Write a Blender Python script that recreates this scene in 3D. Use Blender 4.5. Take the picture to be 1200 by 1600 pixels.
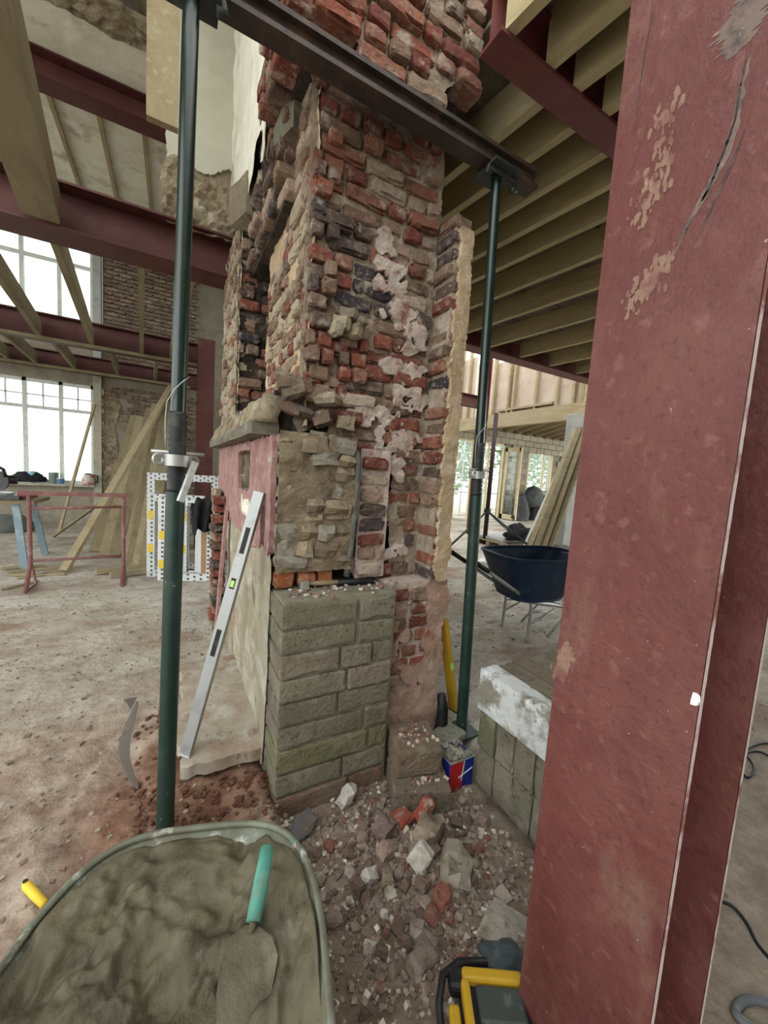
import bpy, math, random
import numpy as np
from mathutils import Vector, Matrix, noise as mn
R = math.radians
random.seed(7)
S = bpy.context.scene
COL = S.collection
for o in list(bpy.data.objects):
    bpy.data.objects.remove(o)

# ------------------------------------------------------------------ camera
CAM_H, FPX, YAW, PIT, ROLL = 1.4, 601.0, 29.0, 5.5, 3.8
_y, _p, _r = R(YAW), R(PIT), R(ROLL)
FWD = Vector((math.sin(_y) * math.cos(_p), math.cos(_y) * math.cos(_p), -math.sin(_p)))
_R = Vector((math.cos(_y), -math.sin(_y), 0)); _U = _R.cross(FWD)
CR = _R * math.cos(_r) + _U * math.sin(_r)
CU = -_R * math.sin(_r) + _U * math.cos(_r)
CPOS = Vector((0, 0, CAM_H))
cd = bpy.data.cameras.new('camera')
cd.sensor_fit = 'VERTICAL'; cd.sensor_height = 24; cd.lens = 24 * FPX / 1600
cd.clip_start = .02; cd.clip_end = 300
cam = bpy.data.objects.new('camera', cd); COL.objects.link(cam)
cam.matrix_world = Matrix(((CR.x, CU.x, -FWD.x, 0), (CR.y, CU.y, -FWD.y, 0), (CR.z, CU.z, -FWD.z, CAM_H), (0, 0, 0, 1)))
S.camera = cam

# ------------------------------------------------------------------ overcast sky and exposure
W = bpy.data.worlds.new('overcast_sky'); S.world = W; W.use_nodes = True
_n = W.node_tree.nodes; _l = W.node_tree.links
_bg = _n['Background']
_tc = _n.new('ShaderNodeTexCoord'); _sx = _n.new('ShaderNodeSeparateXYZ'); _rp = _n.new('ShaderNodeValToRGB')
_l.new(_tc.outputs['Generated'], _sx.inputs[0]); _l.new(_sx.outputs['Z'], _rp.inputs[0])
_rp.color_ramp.elements[0].color = (.98, 1, .96, 1); _rp.color_ramp.elements[1].color = (.95, 1, .97, 1)
_l.new(_rp.outputs[0], _bg.inputs['Color']); _bg.inputs['Strength'].default_value = 2.0
S.view_settings.view_transform = 'Standard'; S.view_settings.look = 'None'
S.view_settings.gamma = 1; S.view_settings.use_curve_mapping = False
S.view_settings.exposure = 0.85

# ------------------------------------------------------------------ helpers
def at(px, py, ax, v):
    d = FWD + CR * ((px - 600) / FPX) + CU * ((800 - py) / FPX)
    i = 'xyz'.index(ax)
    return CPOS + d * ((v - CPOS[i]) / d[i])

def nz(x, y, z=0, s=1.0, o=0):
    return mn.noise(Vector((x * s + o * 7.3, y * s - o * 3.1, z * s + o * 1.7)))

def fb(x, y, z=0, s=1.0, o=0, k=4):
    a, f, t = 1.0, s, 0.0
    for i in range(k):
        t += a * mn.noise(Vector((x * f + o * 7.3, y * f - o * 3.1, z * f + 5.1 * i))); a *= .5; f *= 2.07
    return t

_mats = {}
def mat(name, base, layers=(), rough=.85, bump=None, metallic=0.0, src=None, spec=.3, coord=None):
    """base colour, then layers (colour, scale, lo, hi[, stretch[, detail]]) of thresholded noise over it"""
    if name in _mats: return _mats[name]
    m = bpy.data.materials.new(name); m.use_nodes = True
    t = m.node_tree; N = t.nodes; L = t.links
    b = N['Principled BSDF']
    b.inputs['Roughness'].default_value = rough; b.inputs['Metallic'].default_value = metallic
    b.inputs['Specular IOR Level'].default_value = spec
    if coord == 'object':
        pos = N.new('ShaderNodeTexCoord').outputs['Object']
    else:
        pos = N.new('ShaderNodeNewGeometry').outputs['Position']
    if src == 'object':
        cur = N.new('ShaderNodeObjectInfo').outputs['Color']
    elif src:
        a = N.new('ShaderNodeAttribute'); a.attribute_name = src; cur = a.outputs['Color']
    else:
        c = N.new('ShaderNodeRGB'); c.outputs[0].default_value = (*base, 1); cur = c.outputs[0]
    for i, ly in enumerate(layers):
        col, sc, lo, hi = ly[:4]
        st = ly[4] if len(ly) > 4 and ly[4] else (1, 1, 1)
        de = ly[5] if len(ly) > 5 else 6
        mp = N.new('ShaderNodeMapping'); mp.inputs['Scale'].default_value = st
        mp.inputs['Location'].default_value = (i * 3.7, i * 1.3, i * 9.1)
        L.new(pos, mp.inputs[0])
        no = N.new('ShaderNodeTexNoise'); no.inputs['Scale'].default_value = sc; no.inputs['Detail'].default_value = de
        no.inputs['Roughness'].default_value = .62
        L.new(mp.outputs[0], no.inputs['Vector'])
        mr = N.new('ShaderNodeMapRange'); mr.inputs[1].default_value = lo; mr.inputs[2].default_value = hi
        mr.clamp = True
        mr.inputs[3].default_value = 0; mr.inputs[4].default_value = ly[6] if len(ly) > 6 else 1.0
        L.new(no.outputs[0], mr.inputs[0])
        mx = N.new('ShaderNodeMix'); mx.data_type = 'RGBA'
        L.new(mr.outputs[0], mx.inputs[0]); L.new(cur, mx.inputs[6]); mx.inputs[7].default_value = (*col, 1)
        cur = mx.outputs[2]
    L.new(cur, b.inputs['Base Color'])
    if bump:
        no = N.new('ShaderNodeTexNoise'); no.inputs['Scale'].default_value = bump[1] * .6
        no.inputs['Detail'].default_value = 8; no.inputs['Roughness'].default_value = .65
        if len(bump) > 3:
            mp = N.new('ShaderNodeMapping'); mp.inputs['Scale'].default_value = bump[3]; L.new(pos, mp.inputs[0]); L.new(mp.outputs[0], no.inputs['Vector'])
        else:
            L.new(pos, no.inputs['Vector'])
        bp = N.new('ShaderNodeBump'); bp.inputs['Strength'].default_value = bump[0]
        bp.inputs['Distance'].default_value = (bump[2] if len(bump) > 2 else .01) * 2.4
        L.new(no.outputs[0], bp.inputs['Height']); L.new(bp.outputs[0], b.inputs['Normal'])
    _mats[name] = m
    return m

def glass_mat():
    m = bpy.data.materials.new('window_glass'); m.use_nodes = True
    t = m.node_tree; N = t.nodes; L = t.links
    N.remove(N['Principled BSDF'])
    a = N.new('ShaderNodeBsdfTransparent'); a.inputs[0].default_value = (.93, .96, .95, 1)
    g = N.new('ShaderNodeBsdfGlossy'); g.inputs['Roughness'].default_value = .05
    mx = N.new('ShaderNodeMixShader'); mx.inputs[0].default_value = .06
    L.new(a.outputs[0], mx.inputs[1]); L.new(g.outputs[0], mx.inputs[2]); L.new(mx.outputs[0], N['Material Output'].inputs[0])
    return m

class MB:
    """collects vertices and faces, becomes one mesh object"""
    def __init__(s): s.v = []; s.f = []; s.c = []
    def add(s, vs, fs, M=None, col=None):
        o = len(s.v)
        s.v += [tuple(M @ Vector(p)) if M else tuple(p) for p in vs]
        s.f += [tuple(i + o for i in f) for f in fs]
        if col is not None: s.c += [col] * len(vs)
        return s
    def box(s, c, d, rot=None, M=None):
        x, y, z = d[0] / 2, d[1] / 2, d[2] / 2
        T = Matrix.Translation(c)
        if rot is not None: T = T @ (rot.to_4x4() if hasattr(rot, 'to_4x4') else Matrix.Rotation(rot, 4, 'Z'))
        if M: T = M @ T
        vs = [(-x, -y, -z), (x, -y, -z), (x, y, -z), (-x, y, -z), (-x, -y, z), (x, -y, z), (x, y, z), (-x, y, z)]
        fs = [(3, 2, 1, 0), (4, 5, 6, 7), (0, 1, 5, 4), (1, 2, 6, 5), (2, 3, 7, 6), (3, 0, 4, 7)]
        return s.add(vs, fs, T)
    def bb(s, x0, x1, y0, y1, z0, z1):
        return s.box(((x0 + x1) / 2, (y0 + y1) / 2, (z0 + z1) / 2), (abs(x1 - x0), abs(y1 - y0), abs(z1 - z0)))
    def bar(s, a, b, w, h, roll=0.0):
        """rectangular bar from a to b; w across (horizontal), h in the other direction"""
        a, b = Vector(a), Vector(b); d = b - a; L = d.length; d.normalize()
        up = Vector((0, 0, 1)) if abs(d.z) < .95 else Vector((0, 1, 0))
        x = d.cross(up).normalized(); z = x.cross(d)
        Mr = Matrix((x, d, z)).transposed() @ Matrix.Rotation(roll, 3, 'Y')
        return s.box((a + b) / 2, (w, L, h), Mr)
    def tube(s, pts, r, n=12, caps=True):
        pts = [Vector(p) for p in pts]; k = len(pts)
        rs = r if isinstance(r, (list, tuple)) else [r] * k
        o = len(s.v); prev = None
        for i, p in enumerate(pts):
            t = (pts[min(i + 1, k - 1)] - pts[max(i - 1, 0)]).normalized()
            if prev is None:
                up = Vector((0, 0, 1)) if abs(t.z) < .9 else Vector((1, 0, 0))
                x = t.cross(up).normalized()
            else:
                x = (prev - t * prev.dot(t)).normalized()
            prev = x; y = t.cross(x)
            for j in range(n):
                a = 2 * math.pi * j / n
                s.v.append(tuple(p + (x * math.cos(a) + y * math.sin(a)) * rs[i]))
        for i in range(k - 1):
            for j in range(n):
                j2 = (j + 1) % n
                s.f.append((o + i * n + j, o + i * n + j2, o + (i + 1) * n + j2, o + (i + 1) * n + j))
        if caps:
            s.f.append(tuple(o + j for j in reversed(range(n)))); s.f.append(tuple(o + (k - 1) * n + j for j in range(n)))
        return s
    def ring(s, c, axis, r, t, n=20, m=8):
        axis = Vector(axis).normalized(); up = Vector((0, 0, 1)) if abs(axis.z) < .9 else Vector((1, 0, 0))
        x = axis.cross(up).normalized(); y = axis.cross(x); c = Vector(c); o = len(s.v)
        for i in range(n):
            a = 2 * math.pi * i / n; q = x * math.cos(a) + y * math.sin(a)
            for j in range(m):
                b = 2 * math.pi * j / m
                s.v.append(tuple(c + q * (r + t * math.cos(b)) + axis * (t * math.sin(b))))
        for i in range(n):
            for j in range(m):
                s.f.append((o + i * m + j, o + ((i + 1) % n) * m + j, o + ((i + 1) % n) * m + (j + 1) % m, o + i * m + (j + 1) % m))
        return s
    def ibeam(s, a, b, w, h, tf=.016, tw=.012):
        """I section from a to b (a, b at the middle of the underside)"""
        a, b = Vector(a), Vector(b); z = Vector((0, 0, 1))
        s.bar(a + z * tf / 2, b + z * tf / 2, w, tf); s.bar(a + z * (h - tf / 2), b + z * (h - tf / 2), w, tf)
        s.bar(a + z * h / 2, b + z * h / 2, tw, h - 2 * tf + .002)
        return s
    def build(s, name, material, parent=None, smooth=False, bevel=0.0, auto=None):
        me = bpy.data.meshes.new(name); me.from_pydata(s.v, [], s.f); me.update()
        if s.c:
            ca = me.color_attributes.new('bcol', 'FLOAT_COLOR', 'POINT')
            ca.data.foreach_set('color', np.array([(*c[:3], 1) for c in s.c], dtype=np.float32).ravel())
        me.materials.append(material)
        if smooth: me.polygons.foreach_set('use_smooth', [True] * len(me.polygons))
        o = bpy.data.objects.new(name, me); COL.objects.link(o)
        if parent: o.parent = parent
        if bevel:
            md = o.modifiers.new('edge', 'BEVEL'); md.width = bevel; md.segments = 2; md.limit_method = 'ANGLE'
        if auto and smooth: me.set_sharp_from_angle(angle=R(auto))
        return o

def tag(o, label=None, cat=None, group=None, kind=None):
    if label: o['label'] = label
    if cat: o['category'] = cat
    if group: o['group'] = group
    if kind: o['kind'] = kind
    return o
def thing(name, label, cat, loc=(0, 0, 0), group=None):
    """an Empty at the base of a thing; children are given in world coordinates and re-based by adopt()"""
    o = bpy.data.objects.new(name, None); COL.objects.link(o); o.location = loc; o.empty_display_size = .1
    return tag(o, label, cat, group)
def struct(name, mb=None, m=None, loc=(0, 0, 0), **k):
    if mb is None:
        o = bpy.data.objects.new(name, None); COL.objects.link(o); o.location = loc; o.empty_display_size = .1
    else: o = mb.build(name, m, **k)
    o['kind'] = 'structure'; return o
def part(name, mb, m, parent, **k):
    """part of a thing: mb is in world coordinates"""
    o = mb.build(name, m, None, **k); o.parent = parent
    o.matrix_parent_inverse = Matrix.Translation(parent.matrix_basis.translation).inverted() if parent.type == 'EMPTY' else Matrix.Identity(4)
    return o
def sub(name, mb, m, parent, **k):
    """piece of a part (the part's own mesh is in world coordinates under its thing)"""
    o = mb.build(name, m, None, **k); o.parent = parent
    o.matrix_parent_inverse = Matrix.Identity(4)
    if parent.parent: o.matrix_parent_inverse = Matrix.Identity(4)
    return o

def sheet(o, u, v, n, U, V, step, fn, mask=None, thick=0.0):
    """displaced grid: origin o, axes u,v, normal n; fn(a,b)->offset along n; mask(a,b)->keep"""
    o, u, v, n = Vector(o), Vector(u), Vector(v), Vector(n)
    nu, nv = max(2, int(U / step) + 1), max(2, int(V / step) + 1)
    mb = MB(); idx = {}
    for i in range(nu):
        for j in range(nv):
            a, b = U * i / (nu - 1), V * j / (nv - 1)
            mb.v.append(tuple(o + u * a + v * b + n * fn(a, b)))
    keep = lambda i, j: mask is None or mask(U * (i + .5) / (nu - 1), V * (j + .5) / (nv - 1))
    flip = u.cross(v).dot(n) < 0
    for i in range(nu - 1):
        for j in range(nv - 1):
            if keep(i, j):
                f = (i * nv + j, (i + 1) * nv + j, (i + 1) * nv + j + 1, i * nv + j + 1)
                mb.f.append(f[::-1] if flip else f)
    if mask is not None:
        es = {}
        for f in mb.f:
            for k in range(4):
                e = (f[k], f[(k + 1) % 4]); es[e] = es.get(e, 0) + 1
        nb_ = {}
        for (a, b) in es:
            if (b, a) not in es: nb_.setdefault(a, []).append(b); nb_.setdefault(b, []).append(a)
        rng = random.Random(int(U * 1000 + V * 77))
        jit = {a: (rng.uniform(-.35, .35) * step, rng.uniform(-.35, .35) * step) for a in nb_}
        for it in range(3):
            new = {}
            for a, ns in nb_.items():
                if len(ns) == 2: new[a] = Vector(mb.v[a]) * .4 + (Vector(mb.v[ns[0]]) + Vector(mb.v[ns[1]])) * .3
            for a, q in new.items(): mb.v[a] = tuple(q)
        for a in nb_: mb.v[a] = tuple(Vector(mb.v[a]) + u * jit[a][0] + v * jit[a][1])
    if thick:
        m = len(mb.v); mb.v += [tuple(Vector(p) - n * thick) for p in mb.v]
        from collections import Counter
        ec = Counter()
        for f in mb.f:
            for k in range(4): ec[(f[k], f[(k + 1) % 4])] += 1
        ext = []
        for (a, b) in ec:
            if (b, a) not in ec: ext.append((b, a, a + m, b + m))
        mb.f += [tuple(reversed([i + m for i in f])) for f in mb.f[:]] + ext
    return mb

def rock_data(seed, k=1, rough=.28, sub_=1):
    """angular chunk: subdivided cube pushed by noise, about 48 or 12 triangles"""
    rng = random.Random(seed)
    g = [-1, 0, 1] if sub_ == 1 else ([-1, 1] if sub_ == 0 else [-1, -.5, 0, .5, 1])
    vs = {}; V = []; F = []
    def vid(p):
        if p not in vs:
            q = Vector(p); r = q.length
            sph = q.normalized() * 1.05
            q2 = q.lerp(sph, .55)
            nn = 1 + rough * (mn.noise(q * 1.3 + Vector((seed * 3.1, seed, 0))) + .5 * mn.noise(q * 3 + Vector((seed, 0, seed))))
            vs[p] = len(V); V.append(tuple(q2 * nn * .5))
        return vs[p]
    n = len(g) - 1
    for ax in range(3):
        for sg in (-1, 1):
            for i in range(n):
                for j in range(n):
                    c = []
                    for (a, b) in ((i, j), (i + 1, j), (i + 1, j + 1), (i, j + 1)):
                        p = [0, 0, 0]; p[ax] = sg; p[(ax + 1) % 3] = g[a]; p[(ax + 2) % 3] = g[b]; c.append(vid(tuple(p)))
                    F.append(tuple(c) if sg > 0 else tuple(reversed(c)))
    return V, F

def brick_data(seed, dims, chip=.005, nx=4, ny=2, nz_=2, rnd=.005, edge=.012):
    """worn brick of true size dims, normalised to a unit cube; loops near the edges keep it square with chipped arrises"""
    def ax(D, n):
        if n <= 1: return [-D / 2, D / 2]
        e = min(edge, D * .22); m = max(1, n - 1)
        return [-D / 2] + [-D / 2 + e + (D - 2 * e) * i / m for i in range(m + 1)] + [D / 2]
    xs, ys, zs = ax(dims[0], nx), ax(dims[1], ny), ax(dims[2], nz_)
    nx, ny, nz_ = len(xs) - 1, len(ys) - 1, len(zs) - 1
    vs = {}; V = []; F = []
    rng = random.Random(seed)
    def vid(i, j, k):
        if (i, j, k) not in vs:
            p = Vector((xs[i], ys[j], zs[k]))
            e = (i in (0, nx)) + (j in (0, ny)) + (k in (0, nz_))
            q = p.copy()
            if e > 1:
                big = 2.6 if mn.noise(p * 9 + Vector((seed * 1.7, 0, seed))) > .22 else 1.0
                pull = rnd * (0, 0, .8, 1.3)[e] * rng.uniform(.3, 1.5) * big
                q -= Vector((math.copysign(pull, p.x) if i in (0, nx) else 0, math.copysign(pull, p.y) if j in (0, ny) else 0, math.copysign(pull, p.z) if k in (0, nz_) else 0))
            q += mn.noise_vector(p * 16 + Vector((seed * 5.3, seed * 2.1, 0))) * chip + mn.noise_vector(p * 45 + Vector((seed, 0, 0))) * chip * .5
            vs[(i, j, k)] = len(V); V.append((q.x / dims[0], q.y / dims[1], q.z / dims[2]))
        return vs[(i, j, k)]
    for i in range(nx):
        for j in range(ny):
            F.append((vid(i, j, 0), vid(i, j + 1, 0), vid(i + 1, j + 1, 0), vid(i + 1, j, 0)))
            F.append((vid(i, j, nz_), vid(i + 1, j, nz_), vid(i + 1, j + 1, nz_), vid(i, j + 1, nz_)))
    for i in range(nx):
        for k in range(nz_):
            F.append((vid(i, 0, k), vid(i + 1, 0, k), vid(i + 1, 0, k + 1), vid(i, 0, k + 1)))
            F.append((vid(i, ny, k), vid(i, ny, k + 1), vid(i + 1, ny, k + 1), vid(i + 1, ny, k)))
    for j in range(ny):
        for k in range(nz_):
            F.append((vid(0, j, k), vid(0, j, k + 1), vid(0, j + 1, k + 1), vid(0, j + 1, k)))
            F.append((vid(nx, j, k), vid(nx, j + 1, k), vid(nx, j + 1, k + 1), vid(nx, j, k + 1)))
    return V, F

def mesh_of(name, data, m, smooth=False):
    me = bpy.data.meshes.new(name); me.from_pydata(data[0], [], data[1]); me.materials.append(m); me.update()
    if smooth: me.polygons.foreach_set('use_smooth', [True] * len(me.polygons))
    return me
def inst(name, me, parent, loc, scale=(1, 1, 1), rot=(0, 0, 0), color=None):
    o = bpy.data.objects.new(name, me); COL.objects.link(o)
    o.location = loc; o.scale = scale; o.rotation_euler = rot
    if parent:
        o.parent = parent; o.matrix_parent_inverse = Matrix.Translation(parent.location).inverted()
    if color: o.color = (*color[:3], 1)
    return o

# ------------------------------------------------------------------ materials
red_steel = mat('red_oxide_steel', (.13, .030, .028), [((.20, .065, .06), 3, .45, .75), ((.11, .024, .025), 6, .5, .7, None, 6, .7), ((.42, .28, .24), 130, .70, .74)], rough=.55, bump=(.25, 60, .004), spec=.4)
red_steel_dull = mat('red_oxide_steel_beam', (.082, .023, .020), [((.11, .040, .035), 3, .45, .7), ((.053, .014, .013), 5, .5, .75)], rough=.6, bump=(.15, 50, .004), spec=.35)
column_red = mat('red_primer_column', (.128, .034, .030), [((.165, .060, .053), 2.2, .40, .66), ((.105, .026, .024), 4, .50, .68), ((.205, .118, .092), 3.2, .57, .70, (1.2, 1.6, .6), 8, .75), ((.075, .02, .02), 60, .56, .68, None, 6, .7), ((.225, .10, .086), 28, .58, .70, None, 6, .6), ((.75, .62, .56), 75, .72, .745)], rough=.5, bump=(.5, 60, .004), spec=.4)
white_edge = mat('pale_column_edge', (.72, .58, .57), [((.35, .13, .12), 12, .50, .62)], rough=.7)
green_paint = mat('dark_green_prop_paint', (.004, .017, .013), [((.012, .034, .027), 9, .5, .8), ((.12, .15, .13), 26, .70, .76)], rough=.28, bump=(.1, 40, .003), spec=.6)
green_dusty = mat('dusty_green_prop_paint', (.009, .030, .024), [((.03, .06, .05), 9, .48, .8), ((.18, .21, .18), 30, .66, .74)], rough=.42, bump=(.1, 40, .003), spec=.5)
black_steel = mat('dark_prop_steel', (.022, .026, .026), [((.06, .06, .055), 20, .5, .7)], rough=.5)
zinc = mat('galvanised_steel', (.45, .46, .45), [((.30, .30, .29), 25, .5, .7)], rough=.42, metallic=.6)
rust_bar = mat('rusty_dark_bar', (.040, .026, .020), [((.10, .055, .035), 7, .5, .75), ((.02, .016, .015), 14, .5, .7)], rough=.6, bump=(.35, 50, .004), spec=.4)
timber = mat('pale_pine', (.33, .27, .17), [((.26, .19, .10), 5, .48, .7, (1, .2, 1)), ((.44, .38, .25), 9, .55, .75, (3, .3, 3)), ((.10, .06, .03), 7, .74, .78)], rough=.8, bump=(.12, 30, .003, (6, .6, 6)))
timber_grey = mat('weathered_pine', (.24, .20, .125), [((.155, .125, .075), 5, .46, .7, (1, .25, 1)), ((.31, .27, .175), 9, .55, .75, (3, .3, 3)), ((.07, .05, .03), 7, .73, .77)], rough=.85, bump=(.12, 30, .003, (6, .6, 6)))
joist_right = mat('joist_pine', (.46, .385, .225), [((.33, .265, .14), 4, .46, .7, (2, .25, 2)), ((.56, .49, .31), 9, .55, .75, (3, .3, 3)), ((.08, .05, .025), 9, .74, .78)], rough=.85, bump=(.12, 30, .003, (6, .6, 6)))
board_grey = mat('old_floorboard', (.21, .185, .14), [((.12, .10, .075), 5, .45, .7), ((.32, .29, .24), 4, .6, .75)], rough=.9)
plaster_white = mat('old_white_plaster', (.72, .70, .60), [((.60, .56, .45), 2.2, .45, .7), ((.40, .34, .24), 2.6, .57, .70), ((.80, .79, .71), 5, .5, .7)], rough=.9, bump=(.25, 14, .01))
lath = mat('broken_lath_plaster', (.30, .25, .17), [((.16, .12, .08), 9, .45, .6), ((.45, .41, .32), 7, .55, .7)], rough=.95, bump=(.5, 30, .012))
cream_plaster = mat('cream_plaster', (.50, .37, .235), [((.62, .52, .39), 6, .48, .68), ((.36, .235, .14), 9, .55, .72), ((.22, .13, .09), 30, .66, .74)], rough=.95, bump=(.7, 45, .012))
pinkish_plaster = mat('pinkish_wall_plaster', (.42, .27, .21), [((.52, .39, .31), 5, .46, .68), ((.28, .115, .085), 8, .54, .68), ((.50, .42, .33), 12, .6, .72)], rough=.95, bump=(.7, 45, .012))
damp_plaster = mat('stained_grey_plaster', (.38, .345, .265), [((.25, .215, .15), 3, .43, .62), ((.50, .475, .40), 6, .52, .68), ((.16, .12, .08), 5, .56, .70), ((.34, .19, .115), 2.3, .58, .70)], rough=.95, bump=(.55, 30, .01))
pink_paint = mat('flaking_pink_paint', (.34, .195, .182), [((.27, .135, .13), 6, .46, .62), ((.42, .275, .25), 14, .52, .68), ((.43, .385, .33), 9, .60, .66), ((.17, .10, .085), 20, .60, .70)], rough=.8, bump=(.5, 35, .008))
lime = mat('lime_mortar', (.38, .30, .225), [((.17, .125, .09), 16, .54, .66), ((.54, .46, .38), 5, .47, .66), ((.60, .50, .44), 9, .58, .68), ((.15, .105, .08), 4, .56, .70), ((.09, .07, .06), 11, .64, .74)], rough=.97, bump=(.9, 60, .012))
lime_white = mat('white_lime_render', (.56, .44, .39), [((.64, .56, .50), 12, .48, .66), ((.34, .14, .12), 14, .56, .66), ((.22, .15, .12), 26, .64, .72)], rough=.97, bump=(.9, 60, .012))
soot = mat('sooty_rubble_core', (.055, .042, .034), [((.14, .10, .075), 9, .5, .68), ((.02, .016, .014), 5, .5, .7)], rough=1, bump=(.9, 40, .02))
brick_layers = [((.33, .25, .19), 22, .50, .68, None, 6, .75), ((.46, .385, .32), 10, .56, .66, None, 6, .85), ((.045, .03, .026), 8, .55, .70, None, 6, .8), ((.58, .50, .43), 60, .64, .72)]
brick_mat = mat('worn_brick', (0, 0, 0), brick_layers, rough=.95, bump=(.85, 70, .010), src='object')
brick_mat_j = mat('worn_brick_joined', (0, 0, 0), brick_layers, rough=.95, bump=(.85, 70, .010), src='bcol')
stone_mat = mat('tan_rubble_stone', (0, 0, 0), [((.17, .13, .09), 12, .5, .68), ((.46, .40, .30), 16, .60, .72), ((.10, .07, .05), 30, .64, .74)], rough=.96, bump=(.85, 50, .012), src='object')
block_mat = mat('concrete_block', (0, 0, 0), [((.15, .13, .095), 6, .45, .66, None, 6, .8), ((.34, .305, .235), 9, .54, .70, None, 6, .7), ((.06, .05, .036), 40, .56, .68, None, 6, .7), ((.13, .135, .06), 3.2, .60, .72, (1, 1, 2.2), 6, .4)], rough=.97, bump=(.8, 90, .008), src='object')
block_mortar = mat('grey_block_mortar', (.25, .225, .17), [((.16, .14, .10), 12, .48, .68)], rough=.97, bump=(.8, 60, .008))
block_painted = mat('white_washed_block', (.28, .26, .21), [((.66, .68, .68), 7, .44, .55), ((.80, .82, .84), 14, .56, .66), ((.16, .14, .10), 24, .62, .70)], rough=.95, bump=(.8, 80, .008))
slab_mat = mat('hearth_slab', (.40, .35, .29), [((.30, .22, .165), 4, .42, .62), ((.50, .475, .43), 5, .50, .66), ((.25, .145, .10), 6, .56, .68), ((.18, .13, .10), 40, .60, .70)], rough=.9, bump=(.3, 30, .006))
alu = mat('brushed_aluminium', (.36, .37, .375), [((.26, .265, .27), 8, .5, .7), ((.32, .24, .20), 6, .72, .76)], rough=.42, metallic=.55, bump=(.05, 40, .002))
black = mat('black_plastic', (.012, .012, .013), [((.05, .05, .048), 20, .6, .75)], rough=.5)
dark_cloth = mat('black_cloth', (.014, .014, .017), [((.035, .035, .038), 9, .5, .7)], rough=.95, bump=(.3, 40, .006))
yellow = mat('yellow_plastic', (.50, .30, .022), [((.46, .25, .015), 14, .5, .7), ((.35, .26, .13), 20, .66, .74)], rough=.45)
lime_vial = mat('green_vial', (.45, .80, .12), rough=.2)
teal = mat('teal_handle', (.075, .255, .20), [((.17, .34, .28), 18, .50, .70), ((.17, .16, .115), 12, .56, .68)], rough=.5, bump=(.15, 40, .003))
tray_teal = mat('mortar_splashed_tray', (.155, .165, .12), [((.24, .26, .21), 8, .48, .66), ((.10, .095, .065), 6, .46, .62), ((.42, .43, .38), 14, .56, .66), ((.07, .17, .135), 12, .64, .70), ((.13, .12, .085), 20, .50, .60)], rough=.55, bump=(.4, 30, .006), spec=.45)
wet_mortar = mat('wet_mortar', (.122, .104, .064), [((.072, .060, .036), 7, .45, .62), ((.19, .17, .118), 9, .54, .70)], rough=.60, bump=(.5, 24, .012), spec=.4)
blue_tray = mat('dark_blue_tray', (.011, .026, .062), [((.03, .06, .115), 7, .52, .72), ((.14, .15, .16), 14, .66, .74)], rough=.4)
white_pvc = mat('old_white_window_paint', (.66, .69, .68), [((.5, .52, .50), 10, .5, .7)], rough=.6)
glass = glass_mat()

# ------------------------------------------------------------------ floor
def ground_z(x, y):
    z = .012 * fb(x, y, 0, .9, 1) + .010 * fb(x, y, 0, 4, 2, 3)
    near = max(0, min(1, (2.7 - y) / 1.0)) * max(0, min(1, (1.5 - x) / .3)) * max(0, min(1, (x + 3) / 1.5))
    z += near * (.020 * fb(x, y, 0, 9, 3, 4) + .006 * abs(fb(x, y, 0, 30, 5, 2)))
    # dug hollow before the brick pier, heaped a little with rubble
    px_ = max(0, min(1, (x - .36) / .10)) * max(0, min(1, (1.50 - x) / .12)); py_ = max(0, min(1, (y - .62) / .25)) * max(0, min(1, (1.98 - y) / .12))
    d = min(px_, py_); d = d * d * (3 - 2 * d)
    z -= .105 * d
    r = math.hypot((x - .84) / .30, (y - 1.12) / .32); z += .055 * max(0, 1 - r) * (1 + .4 * nz(x, y, 0, 14))
    # undercut soil in front of and beside the hearth slab, spoil beyond it
    h = max(0, 1 - math.hypot((x - .22) / .22, (y - 1.56) / .16)); z -= .05 * h
    m = max(0, 1 - math.hypot((x + .03) / .14, (y - 2.05) / .38)); z += .06 * m * (1 + .6 * nz(x, y, 0, 11))
    return z
def axis(segs):
    a = []
    for (p, q, s) in segs: a += list(np.arange(p, q - 1e-6, s))
    return a + [segs[-1][1]]
gx = axis([(-9, -2, .25), (-2, -.8, .05), (-.8, 1.6, .018), (1.6, 4, .06), (4, 18, .25)])
gy = axis([(-5, 0, .25), (0, .5, .05), (.5, 2.5, .018), (2.5, 6, .05), (6, 9.9, .12), (9.9, 16, .5)])
mb = MB(); ny_ = len(gy)
for x in gx:
    for y in gy: mb.v.append((x, y, ground_z(x, y)))
for i in range(len(gx) - 1):
    for j in range(ny_ - 1): mb.f.append((i * ny_ + j, (i + 1) * ny_ + j, (i + 1) * ny_ + j + 1, i * ny_ + j + 1))
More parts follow.
